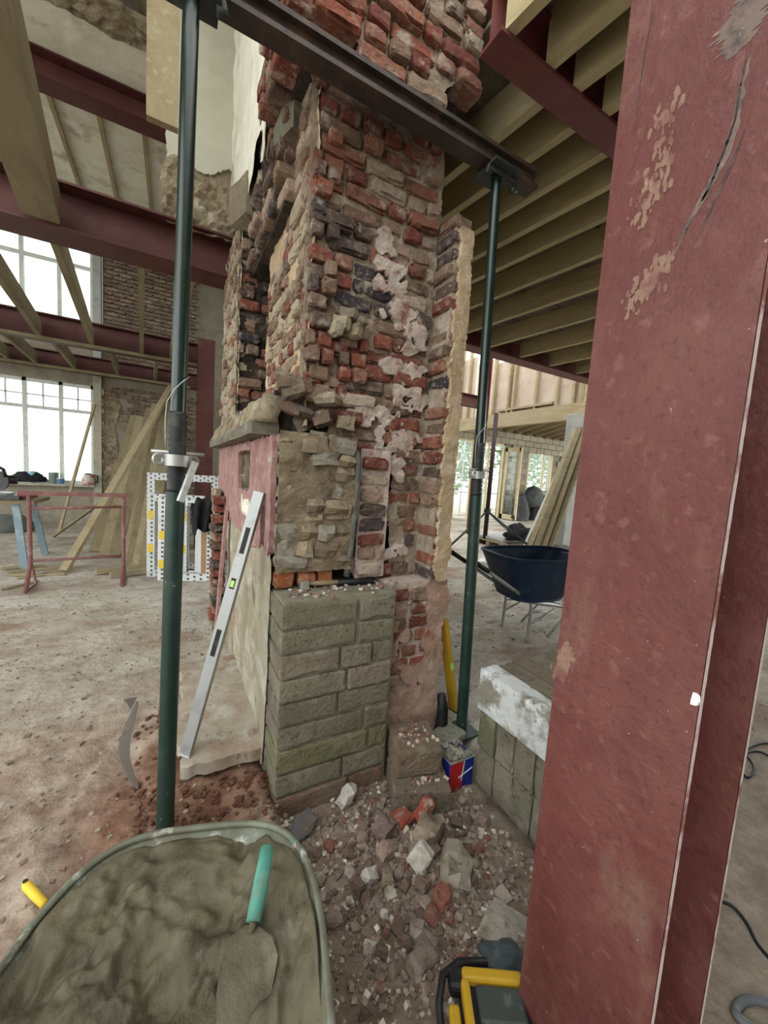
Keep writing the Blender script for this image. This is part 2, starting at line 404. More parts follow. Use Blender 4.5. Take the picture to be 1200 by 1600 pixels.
def floor_material():
    m = mat('dusty_concrete_floor', (.50, .46, .40), [((.38, .335, .28), 1.3, .42, .62), ((.60, .565, .51), 2.6, .48, .66), ((.26, .205, .155), 6, .54, .68, (1, 1.6, 1), 8, .8), ((.14, .10, .075), 24, .58, .70, None, 6, .75), ((.31, .22, .165), .8, .50, .64, (1, 2.0, 1))], rough=.92, bump=(.7, 22, .016))
    t = m.node_tree; N = t.nodes; L = t.links; b = N['Principled BSDF']
    cur = b.inputs['Base Color'].links[0].from_socket
    pos = N.new('ShaderNodeNewGeometry').outputs['Position']
    def blob(c, r, col, edge, sc, off):
        nonlocal cur
        mp = N.new('ShaderNodeMapping'); mp.vector_type = 'TEXTURE'; mp.inputs['Location'].default_value = (c[0], c[1], 0); mp.inputs['Scale'].default_value = (r[0], r[1], 100)
        L.new(pos, mp.inputs[0])
        ln = N.new('ShaderNodeVectorMath'); ln.operation = 'LENGTH'; L.new(mp.outputs[0], ln.inputs[0])
        no = N.new('ShaderNodeTexNoise'); no.inputs['Scale'].default_value = sc; no.inputs['Detail'].default_value = 7; no.inputs['Roughness'].default_value = .65; L.new(pos, no.inputs['Vector'])
        ma = N.new('ShaderNodeMath'); ma.operation = 'MULTIPLY_ADD'; L.new(no.outputs[0], ma.inputs[0]); ma.inputs[1].default_value = off; L.new(ln.outputs['Value'], ma.inputs[2])
        mr = N.new('ShaderNodeMapRange'); mr.inputs[1].default_value = 1 + off / 2 - edge; mr.inputs[2].default_value = 1 + off / 2 + edge; mr.inputs[3].default_value = 1; mr.inputs[4].default_value = 0
        L.new(ma.outputs[0], mr.inputs[0])
        mx = N.new('ShaderNodeMix'); mx.data_type = 'RGBA'; L.new(mr.outputs[0], mx.inputs[0]); L.new(cur, mx.inputs[6])
        # two tones of soil
        n2 = N.new('ShaderNodeTexNoise'); n2.inputs['Scale'].default_value = 9; n2.inputs['Detail'].default_value = 8; n2.inputs['Roughness'].default_value = .7; L.new(pos, n2.inputs['Vector'])
        r2 = N.new('ShaderNodeMapRange'); r2.inputs[1].default_value = .38; r2.inputs[2].default_value = .66; L.new(n2.outputs[0], r2.inputs[0])
        m2 = N.new('ShaderNodeMix'); m2.data_type = 'RGBA'; L.new(r2.outputs[0], m2.inputs[0]); m2.inputs[6].default_value = (*col[0], 1); m2.inputs[7].default_value = (*col[1], 1)
        L.new(m2.outputs[2], mx.inputs[7]); cur = mx.outputs[2]
    blob((-.25, 1.55), (1.15, 1.05), ((.26, .175, .13), (.46, .38, .315)), .35, 1.6, 1.2)       # trodden soil over the slab
    blob((.12, 1.62), (.42, .42), ((.17, .08, .052), (.33, .20, .14)), .22, 5, .7)              # red subsoil round the hearth
    blob((.85, 1.1), (.62, .72), ((.15, .10, .075), (.33, .265, .21)), .18, 5, .6)             # dark soil in the hollow
    blob((.55, .55), (.7, .38), ((.17, .12, .09), (.31, .24, .185)), .25, 4, .6)
    blob((1.9, .2), (1.2, 1.0), ((.24, .185, .14), (.40, .34, .28)), .3, 3, .8)                   # trodden soil right of the column
    L.new(cur, b.inputs['Base Color'])
    return m
floor = struct('floor', mb, floor_material(), smooth=True)

# ------------------------------------------------------------------ far wall with the two windows (left)
YW = 9.6
far_wall_mat = mat('far_wall_render', (.30, .27, .215), [((.22, .19, .15), 3, .45, .68), ((.38, .35, .29), 4, .55, .72)], rough=.95, bump=(.4, 20, .01))
WX0, WX1 = -4.55, -1.38
mb = MB()
mb.bb(-9, WX0, YW, YW + .3, -.1, 5.6); mb.bb(WX1 + .14, 3.2, YW + .05, YW + .35, -.1, 5.6)
mb.bb(WX0, WX1 + .14, YW, YW + .3, -.1, .80); mb.bb(WX0, WX1 + .14, YW, YW + .3, 2.76, 3.92); mb.bb(WX0, WX1 + .14, YW, YW + .3, 5.42, 5.6)
wall_far = struct('wall_far_left', mb, far_wall_mat)
bricks_far = mesh_of('far_brick', brick_data(3, (.215, .1, .065), .004, 2, 1, 1), brick_mat)
rng = random.Random(5)
k = 0
zc = .05
while zc < 5.3:
    row = int(round(zc / .078)); off = .11 if row % 2 else 0
    x = WX1 + .20 - off
    while x < .42:
        L_ = .215
        a, b = max(x, WX1 + .15), min(x + L_, .45)
        if b - a > .06 and not (zc > 2.85 and zc < 3.1):
            c = rng.choice([(.25, .16, .115), (.20, .125, .09), (.29, .20, .15), (.17, .115, .09), (.31, .235, .175)])
            if not (zc < 2.6 and a < WX1 + .42 + .12 * nz(zc, 3, 0, 3)):
                inst('brick', bricks_far, wall_far, ((a + b) / 2, YW + .045 - rng.uniform(0, .02), zc), ((b - a) - .014, .1, .062), (0, 0, 0), c); k += 1
        x += L_ + .012
    zc += .078
# ragged plaster edge beside the lower window, timber jambs
part_ = sheet((WX1 + .14, YW + .04, .0), (1, 0, 0), (0, 0, 1), (0, -1, 0), .42, 2.8, .035, lambda a, b: .02 + .02 * fb(a, b, 0, 8, 4), lambda a, b: a < .26 + .14 * fb(a, b, 0, 3, 9))
part('plaster_patch', part_, lath, wall_far) if False else part_.build('plaster_patch', lath, wall_far)
def window(name, x0, x1, z0, z1, mull, trans, bars_v, bar_h):
    o = struct(name, loc=((x0 + x1) / 2, YW, z0))
    f = MB(); w = .055
    f.bb(x0, x1, YW + .06, YW + .14, z0, z0 + .06); f.bb(x0, x1, YW + .06, YW + .14, z1 - .06, z1)
    f.bb(x0, x0 + w, YW + .06, YW + .14, z0, z1); f.bb(x1 - w, x1, YW + .06, YW + .14, z0, z1)
    part('window_frame', f, white_pvc, o)
    for mx_ in mull: part('mullion', MB().bb(mx_ - .03, mx_ + .03, YW + .06, YW + .14, z0, z1), white_pvc, o)
    part('transom', MB().bb(x0, x1, YW + .065, YW + .13, trans - .03, trans + .03), white_pvc, o)
    for bx in bars_v: part('glazing_bar', MB().bb(bx - .011, bx + .011, YW + .08, YW + .11, trans, z1), white_pvc, o)
    if bar_h: part('glazing_bar', MB().bb(x0, x1, YW + .08, YW + .11, bar_h - .011, bar_h + .011), white_pvc, o)
    xs = [x0] + list(mull) + [x1]
    for a, b in zip(xs, xs[1:]):
        for (c, d) in ((z0, trans), (trans, z1)):
            part('pane', MB().bb(a + .02, b - .02, YW + .093, YW + .097, c + .02, d - .02), glass, o)
    return o
mull = [-1.90, -2.43, -2.96, -3.49, -4.02]
window('window_1', WX0, WX1, .82, 2.76, mull, 2.24, [m_ - .265 for m_ in [-1.375] + mull], 2.47)
window('window_2', WX0, WX1, 3.92, 5.42, mull, 4.95, [], None)
struct('trim_1', MB().bb(WX1, WX1 + .13, YW - .06, YW + .12, .0, 2.95), mat('window_post_timber', (.42, .40, .32), [((.3, .27, .2), 6, .5, .7)], rough=.8))
struct('trim_2', MB().bb(WX1, WX1 + .13, YW - .06, YW + .12, 3.3, 5.5), mat('grey_window_post', (.40, .42, .40), [((.3, .31, .3), 6, .5, .7)], rough=.8))
struct('trim_3', MB().bb(WX0, WX1 + .02, YW - .14, YW + .06, .775, .822), mat('window_board', (.42, .40, .33), [((.25, .23, .18), 8, .5, .7)], rough=.7))
# side wall that closes the brick return right of the far wall
mb = MB().bb(3.2, 3.5, 6.2, YW + .35, -.1, 5.6)
struct('wall_return', mb, far_wall_mat)

struct('light_block_wall', MB().bb(-2.2, 9, -3.0, -2.75, -.1, 5.6), far_wall_mat)  # unseen wall added behind the camera to block daylight from there
# ------------------------------------------------------------------ upper ceiling over the left half
ZC = 5.36
ceil = sheet((-9, 4.75, ZC), (1, 0, 0), (0, 1, 0), (0, 0, -1), 12.2, 5.2, .11, lambda a, b: .006 * fb(a, b, 0, 3, 3), lambda a, b: b > .05 + .22 * fb(a, b, 0, 2.2, 7) + (.0 if a < 8 else .1), .03)
ceiling_up = struct('ceiling', ceil, plaster_white)
for i in range(14):
    x = -4.4 + i * .45
    MB().bb(x - .022, x + .022, 5.75, YW, ZC - .05, ZC + .0).build('batten', timber, ceiling_up)
mb = sheet((-9, 4.42, ZC - .03), (1, 0, 0), (0, 1, 0), (0, 0, -1), 12.2, .6, .06, lambda a, b: .07 * fb(a, b, 0, 5, 13), lambda a, b: b > .12 + .3 * fb(a, b, 0, 1.8, 17) and b < .5, .05)
mb.build('torn_lath', lath, ceiling_up)
roof_dark = mat('dark_roof_void', (.30, .27, .21), [((.2, .17, .13), 2, .45, .7)], rough=.9)
struct('ceiling_void', MB().bb(-9, 3.4, 1.2, 6.0, 5.75, 5.8), roof_dark)
mb = MB()
for x in (-2.2, -1.55, -.9, -.3): mb = MB().bb(x - .03, x + .03, 1.2, 5.3, 5.5, 5.74); mb.build('joist', timber_grey, bpy.data.objects['ceiling_void'])

# ------------------------------------------------------------------ steel beams of the first floor
def beam(label, a, b, w, h, group=None, m=None):
    o = MB().ibeam(a, b, w, h).build('steel_beam', m or red_steel_dull)
    return tag(o, label, 'beam', group)
beam('red steel beam high under the torn plaster ceiling', (-6, 5.55, 5.10), (.5, 5.55, 5.10), .25, .255)
beam('deep red steel beam running left from the chimney to above the windows', (-6, 3.77, 2.95), (.62, 3.77, 2.95), .29, .32)
beam('second red steel beam, crossing below the upper window', (-6, 7.22, 2.95), (.5, 7.22, 2.95), .2, .35)
beam('farthest red steel beam, lying over the lower window', (-6, YW - .2, 2.95), (.5, YW - .2, 2.95), .2, .3)
tag(MB().bb(-6, .4, 7.07, 7.12, 2.935, 2.975).build('timber_batten', timber_grey), 'pale timber batten fixed along the foot of the second red beam', 'batten')
tag(MB().bb(-6, .3, YW - .36, YW - .31, 2.93, 2.975).build('timber_batten', timber_grey), 'pale timber batten along the foot of the farthest red beam', 'batten')
# red column behind the chimney
mb = MB(); cx, cy = .44, 6.9
mb.bb(cx - .12, cx + .12, cy - .115, cy - .10, 0, 3.3).bb(cx - .12, cx + .12, cy + .10, cy + .115, 0, 3.3).bb(cx - .006, cx + .006, cy - .1, cy + .1, 0, 3.3)
tag(mb.build('steel_column', red_steel_dull), 'dark red steel column behind the pink fireplace panel', 'column')

# joists of the open floor on the left (children of the floor frame above)
frame_l = struct('ceiling_joists', loc=(-1, 5, 2.95))
def joist(a, b, w, h, m, parent): return part('joist', MB().bar((a[0], a[1], a[2] + h / 2), (b[0], b[1], b[2] + h / 2), w, h), m, parent)
for (p0, p1) in (((3, 0), (93, 347)),):
    e = at(93, 347, 'y', 3.62); d = math.tan(R(7))
    joist((e.x - .10 + .36, .3, 2.975), (e.x - .10, 3.64, 2.975), .20, .22, timber_grey, frame_l)
for px, py, dx in ((60, 522, -.12), (143, 532, -.07), (221, 548, -.02), (268, 556, 0.0), (-60, 500, -.1), (-140, 480, -.1)):
    e = at(px, py, 'y', 7.1)
    joist((e.x + .17 - dx, 3.9, 2.975), (e.x, 7.14, 2.975), .05, .22, timber_grey, frame_l)
for px, py in ((12, 565), (56, 572), (116, 580), (184, 588), (242, 594), (-40, 560)):
    e = at(px, py, 'y', YW - .3)
    joist((e.x + .10, 7.3, 2.975), (e.x, YW - .29, 2.975), .05, .2, timber_grey, frame_l)
# stud hanging from the ceiling in front of the high beam
mb = MB(); p = at(254, 195, 'y', 2.9)
mb.box((p.x, 2.9, (p.z + 5.5) / 2), (.165, .05, 5.5 - p.z))
tag(mb.build('hanging_stud', timber), 'pale timber stud hanging from the ceiling beside the green prop', 'timber')

# ------------------------------------------------------------------ right floor above: beams, joists, boards
RS, ZJ = 1.159, 3.22      # joist soffit height of the right-hand floor
ceil_r = struct('ceiling_right', loc=(3, 1.5, 3.45))
beam('red steel beam leaving the brickwork above the right-hand prop', (1.13, 1.40, 3.20), (8.6, 1.40, 3.20), .127, .21, m=red_steel)
beam('red steel beam under the far ends of the right-hand joists', (1.4, 4.27, 3.19), (9.2, 4.27, 3.19), .22, .26, m=red_steel)
for xx in (1.24, 1.45, 1.69, 1.91, 2.15, 2.50, 2.93, 3.45, 4.0, 4.55, 5.1, 5.65, 6.2, 6.75):
    joist(((xx + .54 * .155) * RS, 1.46, ZJ), ((xx - 1.8 * .155 * .75) * RS, 4.17, ZJ), .05, .21, joist_right, ceil_r)
for xx in (1.02, 1.23, 1.39, 1.58, 1.8, 2.05, 2.4, 2.8, 3.2, 3.6, 4.0, 4.4):
    joist(((xx + .14 * 3.6) * RS, -2.7, ZJ), (xx * RS, 1.35, ZJ), .05, .21, joist_right, ceil_r)
rng = random.Random(11)
y = -2.7
while y < 4.35:
    w = rng.uniform(.13, .17)
    part('floorboard', MB().bb(1.22, 9.2, y, y + w - rng.choice([.002, .004, .018]), ZJ + .21, ZJ + .232), board_grey, ceil_r); y += w
struct('ceiling_deck', MB().bb(1.22, 9.2, -2.7, 4.4, ZJ + .30, ZJ + .34), roof_dark)

# ------------------------------------------------------------------ the chimney
chim = thing('chimney_breast', 'broken old brick chimney breast with cut-away flues in the middle', 'chimney', (.85, 2.4, 0))
RED = [(.225, .068, .048), (.27, .085, .055), (.185, .058, .045), (.25, .105, .075), (.29, .12, .08)]
DARK = [(.075, .055, .058), (.10, .07, .065), (.055, .048, .055), (.12, .085, .07)]
BROWN = [(.20, .12, .085), (.25, .16, .11), (.165, .105, .08), (.28, .19, .135)]
PALE = [(.42, .31, .24), (.38, .25, .20), (.48, .38, .30)]
CREAM = [(.46, .38, .28), (.40, .32, .23), (.36, .27, .20), (.31, .20, .145)]
specs = []   # (centre, size(l,d,h), rotz, tilt, colour)
def pick(rng, w):
    t = rng.random() * sum(x for x, _ in w)
    for x, pal in w:
        t -= x
        if t <= 0: return rng.choice(pal)
    return w[-1][1][0]
def masonry(o, u, n, U, z0, z1, pal, seed, course=.0755, jit=.006, miss=.03, keep=None, depth=.11, hd=.5, stagger=True):
    """brick skin: o = point at u=0, u along the face, n outward"""
    rng = random.Random(seed); u = Vector(u); n = Vector(n); rz = math.atan2(u.y, u.x)
    z = z0 + course / 2; r = 0
    while z < z1:
        a = -rng.uniform(0, .1) if stagger else (-.055 if r % 2 else 0)
        while a < U:
            L_ = (.104 if rng.random() < hd else .215) * rng.uniform(.92, 1.05)
            lo, hi = max(a, 0), min(a + L_, U)
            if hi - lo > .04 and rng.random() > miss and (keep is None or keep((lo + hi) / 2, z)):
                w = pal((lo + hi) / 2, z) if callable(pal) else pal
                off = rng.gauss(0, jit)
                c = Vector(o) + u * ((lo + hi) / 2) + n * (off - depth / 2); c.z = z + rng.uniform(-.004, .004)
                specs.append((c, (hi - lo - .009, depth, course - rng.uniform(.009, .015)), rz, (rng.gauss(0, .02), rng.gauss(0, .03)), pick(rng, w)))
            a += L_ + .004
        z += course; r += 1
def mortar(o, u, n, U, z0, z1, amp=.010, base=-.010, m=None, mask=None, name='mortar', step=.018, s=9, seed=1):
    mb = sheet((o[0], o[1], z0), u, (0, 0, 1), n, U, z1 - z0, step, lambda a, b: base + amp * fb(a, b, 0, s, seed) + amp * .6 * nz(a, b, 0, 45, seed), (lambda a, b: mask(a, b + z0)) if mask else None)
    return part(name, mb, m or lime, chim, smooth=True)
X_, Y_ = (1, 0, 0), (0, 1, 0); NX, NY = (-1, 0, 0), (0, -1, 0)
# solid cores so that no light leaks through
core = MB()
core.bb(.48, 1.255, 1.86, 3.95, -.1, 1.56); core.bb(.64, 1.25, 1.86, 3.95, 1.5, 3.1); core.bb(.54, 1.2, 1.86, 2.55, 1.62, 3.1)
core.bb(.42, .7, 3.02, 3.95, 1.5, 3.3); core.bb(.45, 1.14, 1.62, 2.9, 3.05, 5.6); core.bb(.45, 1.1, 2.3, 3.9, 3.05, 5.6); core.bb(.98, 1.25, 1.70, 1.9, -.1, .85); core.bb(.47, .66, 2.08, 2.95, 2.7, 3.5)
part('rubble_core', core, soot, chim)
# F1 front face of the flues
F1Y = 1.72
def pal_front(a, z):
    if z > 2.62: return [(8, RED), (2, BROWN), (1, PALE), (.8, DARK)]
    if z > 2.36: return [(4, DARK), (3, RED), (3, BROWN)] if a < .32 else [(2.5, DARK), (3, BROWN), (2, RED), (2, PALE)]
    if z > 2.16: return [(3, RED), (4, DARK), (2, BROWN)] if a < .3 else [(2, PALE), (3, DARK), (2, BROWN), (1, RED)]
    if z > 1.75: return [(6, RED), (2, BROWN), (1, PALE), (.7, DARK)]
    if z > 1.3: return [(5, RED), (3, BROWN), (2, PALE)]
    return [(6, RED), (2, BROWN), (2, DARK)]
def keep_front(a, z):
    x = .5 + a
    if z < 1.62 and x < .745: return False
    if z < 1.50 and .745 < x < .80: return False
    if 1.56 < z < 1.72 and x < .66: return False
    if .62 < x < .76 and 1.98 < z < 2.12: return False
    if abs(x - .975 - .02 * math.sin(z * 9)) < .03 and z < 1.5: return False
    return True
masonry((.5, F1Y, 0), X_, NY, .66, .87, 3.04, pal_front, 21, keep=keep_front, jit=.010, miss=.05)
mortar((.49, F1Y), X_, NY, .69, .86, 3.1, amp=.009, base=-.023, seed=3, mask=lambda a, z: keep_front(a - .01, z) or (z > 1.5 and a > .15))
mortar((.40, F1Y + .10), X_, NY, .86, .85, 1.75, amp=.02, base=0, m=soot, seed=5)
# second, broken layer standing proud on the left of the face
masonry((.5, F1Y - .03, 0), X_, NY, .13, 1.72, 2.95, pal_front, 33, jit=.012, miss=.22, hd=1, depth=.1)
masonry((.66, F1Y - .02, 0), X_, NY, .15, 1.74, 2.05, lambda a, z: [(5, RED), (3, BROWN)], 35, jit=.014, miss=.1, hd=1)
# the narrow pier left standing between the two lower flues
masonry((.80, F1Y - .035, 0), X_, NY, .155, .885, 1.5, lambda a, z: [(4, RED), (3, DARK), (2, PALE), (2, BROWN)], 37, jit=.006, miss=.04, hd=.0)
mortar((.795, F1Y - .04), X_, NY, .165, .88, 1.52, amp=.008, base=-.018, m=lime_white, seed=9)
# F2 right cheek of the flue, toothed, with its cut plaster end
def pal_cheek(a, z): return [(4, RED), (3, BROWN), (2.5, DARK)]
rng = random.Random(4); z = .90
while z < 2.66:
    y0 = 1.585 + rng.uniform(0, .012); xin = 1.165 + rng.gauss(0, .014)
    specs.append((Vector(((xin + 1.262) / 2, (y0 + 1.74) / 2, z)), (1.262 - xin, 1.74 - y0, .0755 - rng.uniform(.010, .018)), 0, (rng.gauss(0, .02), rng.gauss(0, .03)), pick(rng, pal_cheek(0, z))))
    z += .0755
mortar((1.178, 1.60), Y_, NX, .14, .86, 2.66, amp=.006, base=-.012, seed=13)
mb = sheet((1.155, 1.578, .86), X_, (0, 0, 1), NY, .135, 1.75, .012, lambda a, b: .004 + .010 * fb(a, b, 0, 9, 31), lambda a, b: a > .045 + .026 * fb(a * .2, b, 0, 9, 33) and a < .122 + .012 * fb(a, b, 0, 6, 35), .03)
part('cut_plaster', mb, cream_plaster, chim, smooth=True, auto=50)
core2 = MB().bb(1.18, 1.268, 1.598, 1.9, .86, 2.66); part('mortar_bed', core2, lime, chim)
# F3 side face of the front flue
def pal_side(a, z): return [(5, CREAM), (3, BROWN), (1.5, RED)] if z < 2.6 else [(4, PALE), (2, BROWN), (1, CREAM)]
masonry((.505, 1.74, 0), Y_, NX, .84, 1.66, 3.12, pal_side, 51, jit=.008, miss=.04, keep=lambda a, z: not (z > 2.6 and a > .5))
mortar((.505, 1.72), Y_, NX, .90, 1.6, 3.12, amp=.010, base=-.016, m=cream_plaster, seed=15)
# F4 far nib of the breast
masonry((.385, 2.95, 0), Y_, NX, 1.0, 1.68, 3.1, lambda a, z: [(6, CREAM), (2, BROWN), (1, RED)], 61, jit=.008, miss=.06)
mortar((.385, 2.93), Y_, NX, 1.05, 1.64, 3.15, amp=.012, base=-.010, m=damp_plaster, seed=17)
masonry((.385, 2.94, 0), X_, NY, .25, 1.72, 3.05, lambda a, z: [(4, BROWN), (3, RED), (3, DARK)], 63, jit=.02, miss=.1)
mortar((.385, 2.95), X_, NY, .26, 1.7, 3.1, amp=.02, base=-.01, m=soot, seed=19)
# F6 upper part behind the needle beam: whitewashed side and stepped brick
mb = sheet((.40, 2.22, 3.0), Y_, (0, 0, 1), NX, 1.5, 2.5, .03, lambda a, b: .014 * fb(a, b, 0, 7, 41), lambda a, b: b > .12 + .35 * max(0, a - .5) + .2 * fb(a, b, 0, 4, 43))
part('whitewash', mb, plaster_white, chim, smooth=True)
masonry((.40, 2.2, 0), X_, NY, .16, 2.98, 4.2, lambda a, z: [(3, BROWN), (2, DARK), (3, PALE), (2, RED)], 71, jit=.03, miss=.08)
masonry((.44, 2.0, 0), Y_, NX, .95, 2.72, 3.45, lambda a, z: [(3, BROWN), (2, DARK), (3, PALE)], 73, jit=.02, miss=.12)
masonry((.42, 1.98, 0), X_, NY, .14, 2.9, 3.5, lambda a, z: [(3, BROWN), (3, DARK), (2, PALE)], 75, jit=.03, miss=.15)
# F7 brickwork carried on the needle beam
def keep_top(a, z):
    x = .34 + a
    lim = 1.03 + (z - 3.02) * .75
    return x < min(lim, 1.2) and not (z < 3.04 and .45 < x < .62) and not (z < 3.12 and x < .42)
masonry((.34, 1.515, 0), X_, NY, .87, 2.975, 4.3, lambda a, z: [(7, RED), (3, BROWN), (2, PALE)], 81, jit=.008, miss=.02, keep=keep_top, hd=.55, depth=.12)
mortar((.36, 1.525), X_, NY, .82, 3.0, 4.3, amp=.009, base=-.023, seed=23, mask=lambda a, z: keep_top(a + .02, z) and keep_top(a + .05, z - .03))
masonry((.345, 1.55, 0), Y_, NX, .6, 3.05, 4.3, lambda a, z: [(4, RED), (3, BROWN), (2, PALE)], 83, jit=.012, miss=.05)
# pinkish lower pier beside the concrete blocks
def pal_low(a, z): return [(5, RED), (4, PALE), (2, BROWN)]
masonry((.955, 1.61, 0), X_, NY, .32, .30, .84, pal_low, 91, jit=.006, miss=.05, hd=.6)
mb = sheet((.94, 1.60, -.08), X_, (0, 0, 1), NY, .42, .95, .016, lambda a, b: .014 * fb(a, b, 0, 7, 45) + .03 * max(0, .32 - b) * 2, lambda a, b: a < .33 + .06 * min(1, b) + .03 * fb(b, 2, 0, 7) and not (b > .36 and a < .24 + .05 * nz(a, b, 0, 11) and fb(a, b, 0, 9, 46) < .25), .04)
part('plaster_coat', mb, pinkish_plaster, chim, smooth=True, auto=60)
part('mortar_bed', MB().bb(.95, 1.275, 1.625, 1.9, -.1, .86), lime_white, chim)
# side of the breast: pink panel, grey plaster below, mantel
mb = sheet((.385, 1.70, .0), Y_, (0, 0, 1), NX, 2.3, 1.03, .03, lambda a, b: .008 * fb(a, b, 0, 4, 51), lambda a, b: not (a > 1.5 + .1 * fb(b, 1, 0, 5) and b > .1))
part('plaster_coat', mb, damp_plaster, chim, smooth=True)
def pink_keep(a, b):
    if .53 < a < .98 and .29 < b < .52: return False          # niche
    if .10 < a < .19 and -.0 < b < .26: return False           # slot by the level
    return a < 2.2 + .08 * fb(b, 3, 0, 7) and b > .02 + .05 * fb(a, 4, 0, 6)
mb = sheet((.38, 1.71, .97), Y_, (0, 0, 1), NX, 2.25, .57, .025, lambda a, b: .004 + .004 * fb(a, b, 0, 5, 53), pink_keep, .025)
part('pink_panel', mb, pink_paint, chim, smooth=True, auto=40)
part('niche_back', MB().bb(.468, .478, 2.2, 2.72, 1.22, 1.53), damp_plaster, chim)
part('niche_lining', MB().bb(.385, .47, 2.20, 2.235, 1.22, 1.53).bb(.385, .47, 2.69, 2.72, 1.22, 1.53).bb(.385, .47, 2.2, 2.72, 1.22, 1.255).bb(.385, .47, 2.2, 2.72, 1.495, 1.53), damp_plaster, chim)
part('flaked_plaster', sheet((.374, 1.95, 1.12), Y_, (0, 0, 1), NX, .5, .2, .02, lambda a, b: .004 + .02 * abs(nz(a, b, 0, 18)), lambda a, b: b < .06 + .14 * abs(nz(a, 1, 0, 9)), .008), plaster_white, chim)
mantel_m = mat('grey_mantel', (.20, .18, .145), [((.13, .115, .09), 8, .45, .62, (3, .4, 3)), ((.30, .275, .225), 6, .58, .72)], rough=.9, bump=(.6, 40, .01))
mb = sheet((.30, 1.80, 1.545), Y_, (0, 0, 1), NX, 2.2, .055, .027, lambda a, b: .006 * fb(a, b, 0, 9, 57), None, .12)
part('mantel_shelf', mb, mantel_m, chim)
mb = sheet((.315, 1.78, 1.60), Y_, (0, 0, 1), NX, 2.2, .12, .025, lambda a, b: -.3 * b + .022 * fb(a, b, 0, 9, 59) + .01 * nz(a, b, 0, 40), None, .10)
part('mortar_haunch', mb, lath, chim, smooth=True)
# broken jamb of the hearth opening
rng = random.Random(8); z = .12
while z < 1.12:
    specs.append((Vector((.345 + rng.uniform(-.02, .02), 3.42 + rng.uniform(-.06, .06), z)), (.11, .2, .063), 0, (0, rng.gauss(0, .06)), pick(rng, [(3, RED), (2, BROWN), (2, DARK)]))); z += .076
part('broken_plaster', sheet((.31, 3.3, -.02), Y_, (0, 0, 1), NX, .4, 1.2, .03, lambda a, b: .025 * fb(a, b, 0, 7, 61), lambda a, b: a > .12 + .12 * fb(a, b, 0, 5, 63), .04), lath, chim)
part('jamb_board', MB().bar((.30, 3.05, .1), (.36, 3.1, 1.05), .02, .09), pink_paint, chim)
# rubble stones packed into the left flue, then orange brick below
stones = [mesh_of('rubble_stone', rock_data(100 + i, rough=.34, sub_=1), stone_mat) for i in range(6)]
rng = random.Random(14)
z = .955
while z < 1.53:
    h = rng.uniform(.05, .085); a = .40
    while a < .725:
        w = min(rng.uniform(.07, .17), .745 - a)
        c = rng.choice([(.30, .235, .16), (.26, .20, .14), (.36, .29, .20), (.22, .165, .115), (.33, .30, .25)])
        if z > 1.46 and a > .62: c = (.42, .36, .19)
        inst('rubble_stone', rng.choice(stones), chim, (a + w / 2, 1.715 + rng.uniform(-.02, .02), z + h / 2), (w * 1.10, .13, h * 1.15), (rng.uniform(-.1, .1), rng.uniform(-.12, .12), 0), c)
        a += w
    z += h
mortar((.395, 1.70), X_, NY, .36, .94, 1.56, amp=.020, base=.040, m=mat('clay_mortar', (.27, .21, .14), [((.19, .145, .10), 7, .45, .68), ((.36, .30, .21), 9, .58, .72)], rough=.97, bump=(.9, 45, .014)), seed=27)
for x0, x1 in ((.395, .50), (.505, .60), (.60, .68)):
    specs.append((Vector(((x0 + x1) / 2, 1.74, .90)), (x1 - x0 - .01, .12, .075), 0, (0, 0), (.40, .14, .06)))
# loose stones at the broken shoulder over the mantel
for i in range(26):
    a = rng.random()
    x = .40 + .22 * a + rng.uniform(-.03, .03); zz = 1.60 + .20 * rng.random() * (1 - .3 * a)
    inst('rubble_stone', rng.choice(stones), chim, (x, 1.70 + .5 * rng.random() ** 2, zz), (rng.uniform(.06, .12), rng.uniform(.06, .12), rng.uniform(.04, .09)), (rng.uniform(-.4, .4), rng.uniform(-.4, .4), rng.uniform(0, 3)), rng.choice([(.17, .115, .085), (.23, .175, .13), (.13, .10, .085), (.30, .24, .18), (.24, .10, .075)]))
for (x, zz, w, h, c) in ((.575, 1.535, .055, .09, (.22, .19, .15)), (.66, 1.52, .10, .10, (.34, .28, .13)), (.70, 1.63, .08, .07, (.40, .33, .22)), (.66, 2.06, .075, .07, (.36, .30, .20)), (.72, 2.04, .06, .06, (.33, .27, .19)), (.69, 2.11, .06, .055, (.22, .18, .14)), (.63, 2.03, .05, .06, (.40, .34, .25)), (.745, 2.08, .055, .05, (.26, .2, .15))):
    inst('rubble_stone', rng.choice(stones), chim, (x, 1.69, zz), (w, .09, h), (.1, .1, rng.random()), c)
# grey stone lump where the flues join
inst('stone_lump', stones[2], chim, (.50, 2.02, 3.02), (.17, .22, .19), (0, 0, .3), (.20, .19, .15))
inst('stone_lump', stones[4], chim, (.43, 2.9, 3.12), (.2, .3, .3), (0, 0, .3), (.24, .20, .14))
# old conduit
c0 = [(.70, 1.70, 1.52), (.735, 1.675, 1.515), (.757, 1.665, 1.49), (.765, 1.662, 1.44), (.762, 1.665, 1.2), (.752, 1.67, 1.0), (.745, 1.675, .90)]
part('conduit', MB().tube(c0, .016, 10), mat('grey_conduit', (.10, .105, .10), [((.2, .19, .16), 14, .5, .7)], rough=.6), chim, smooth=True)
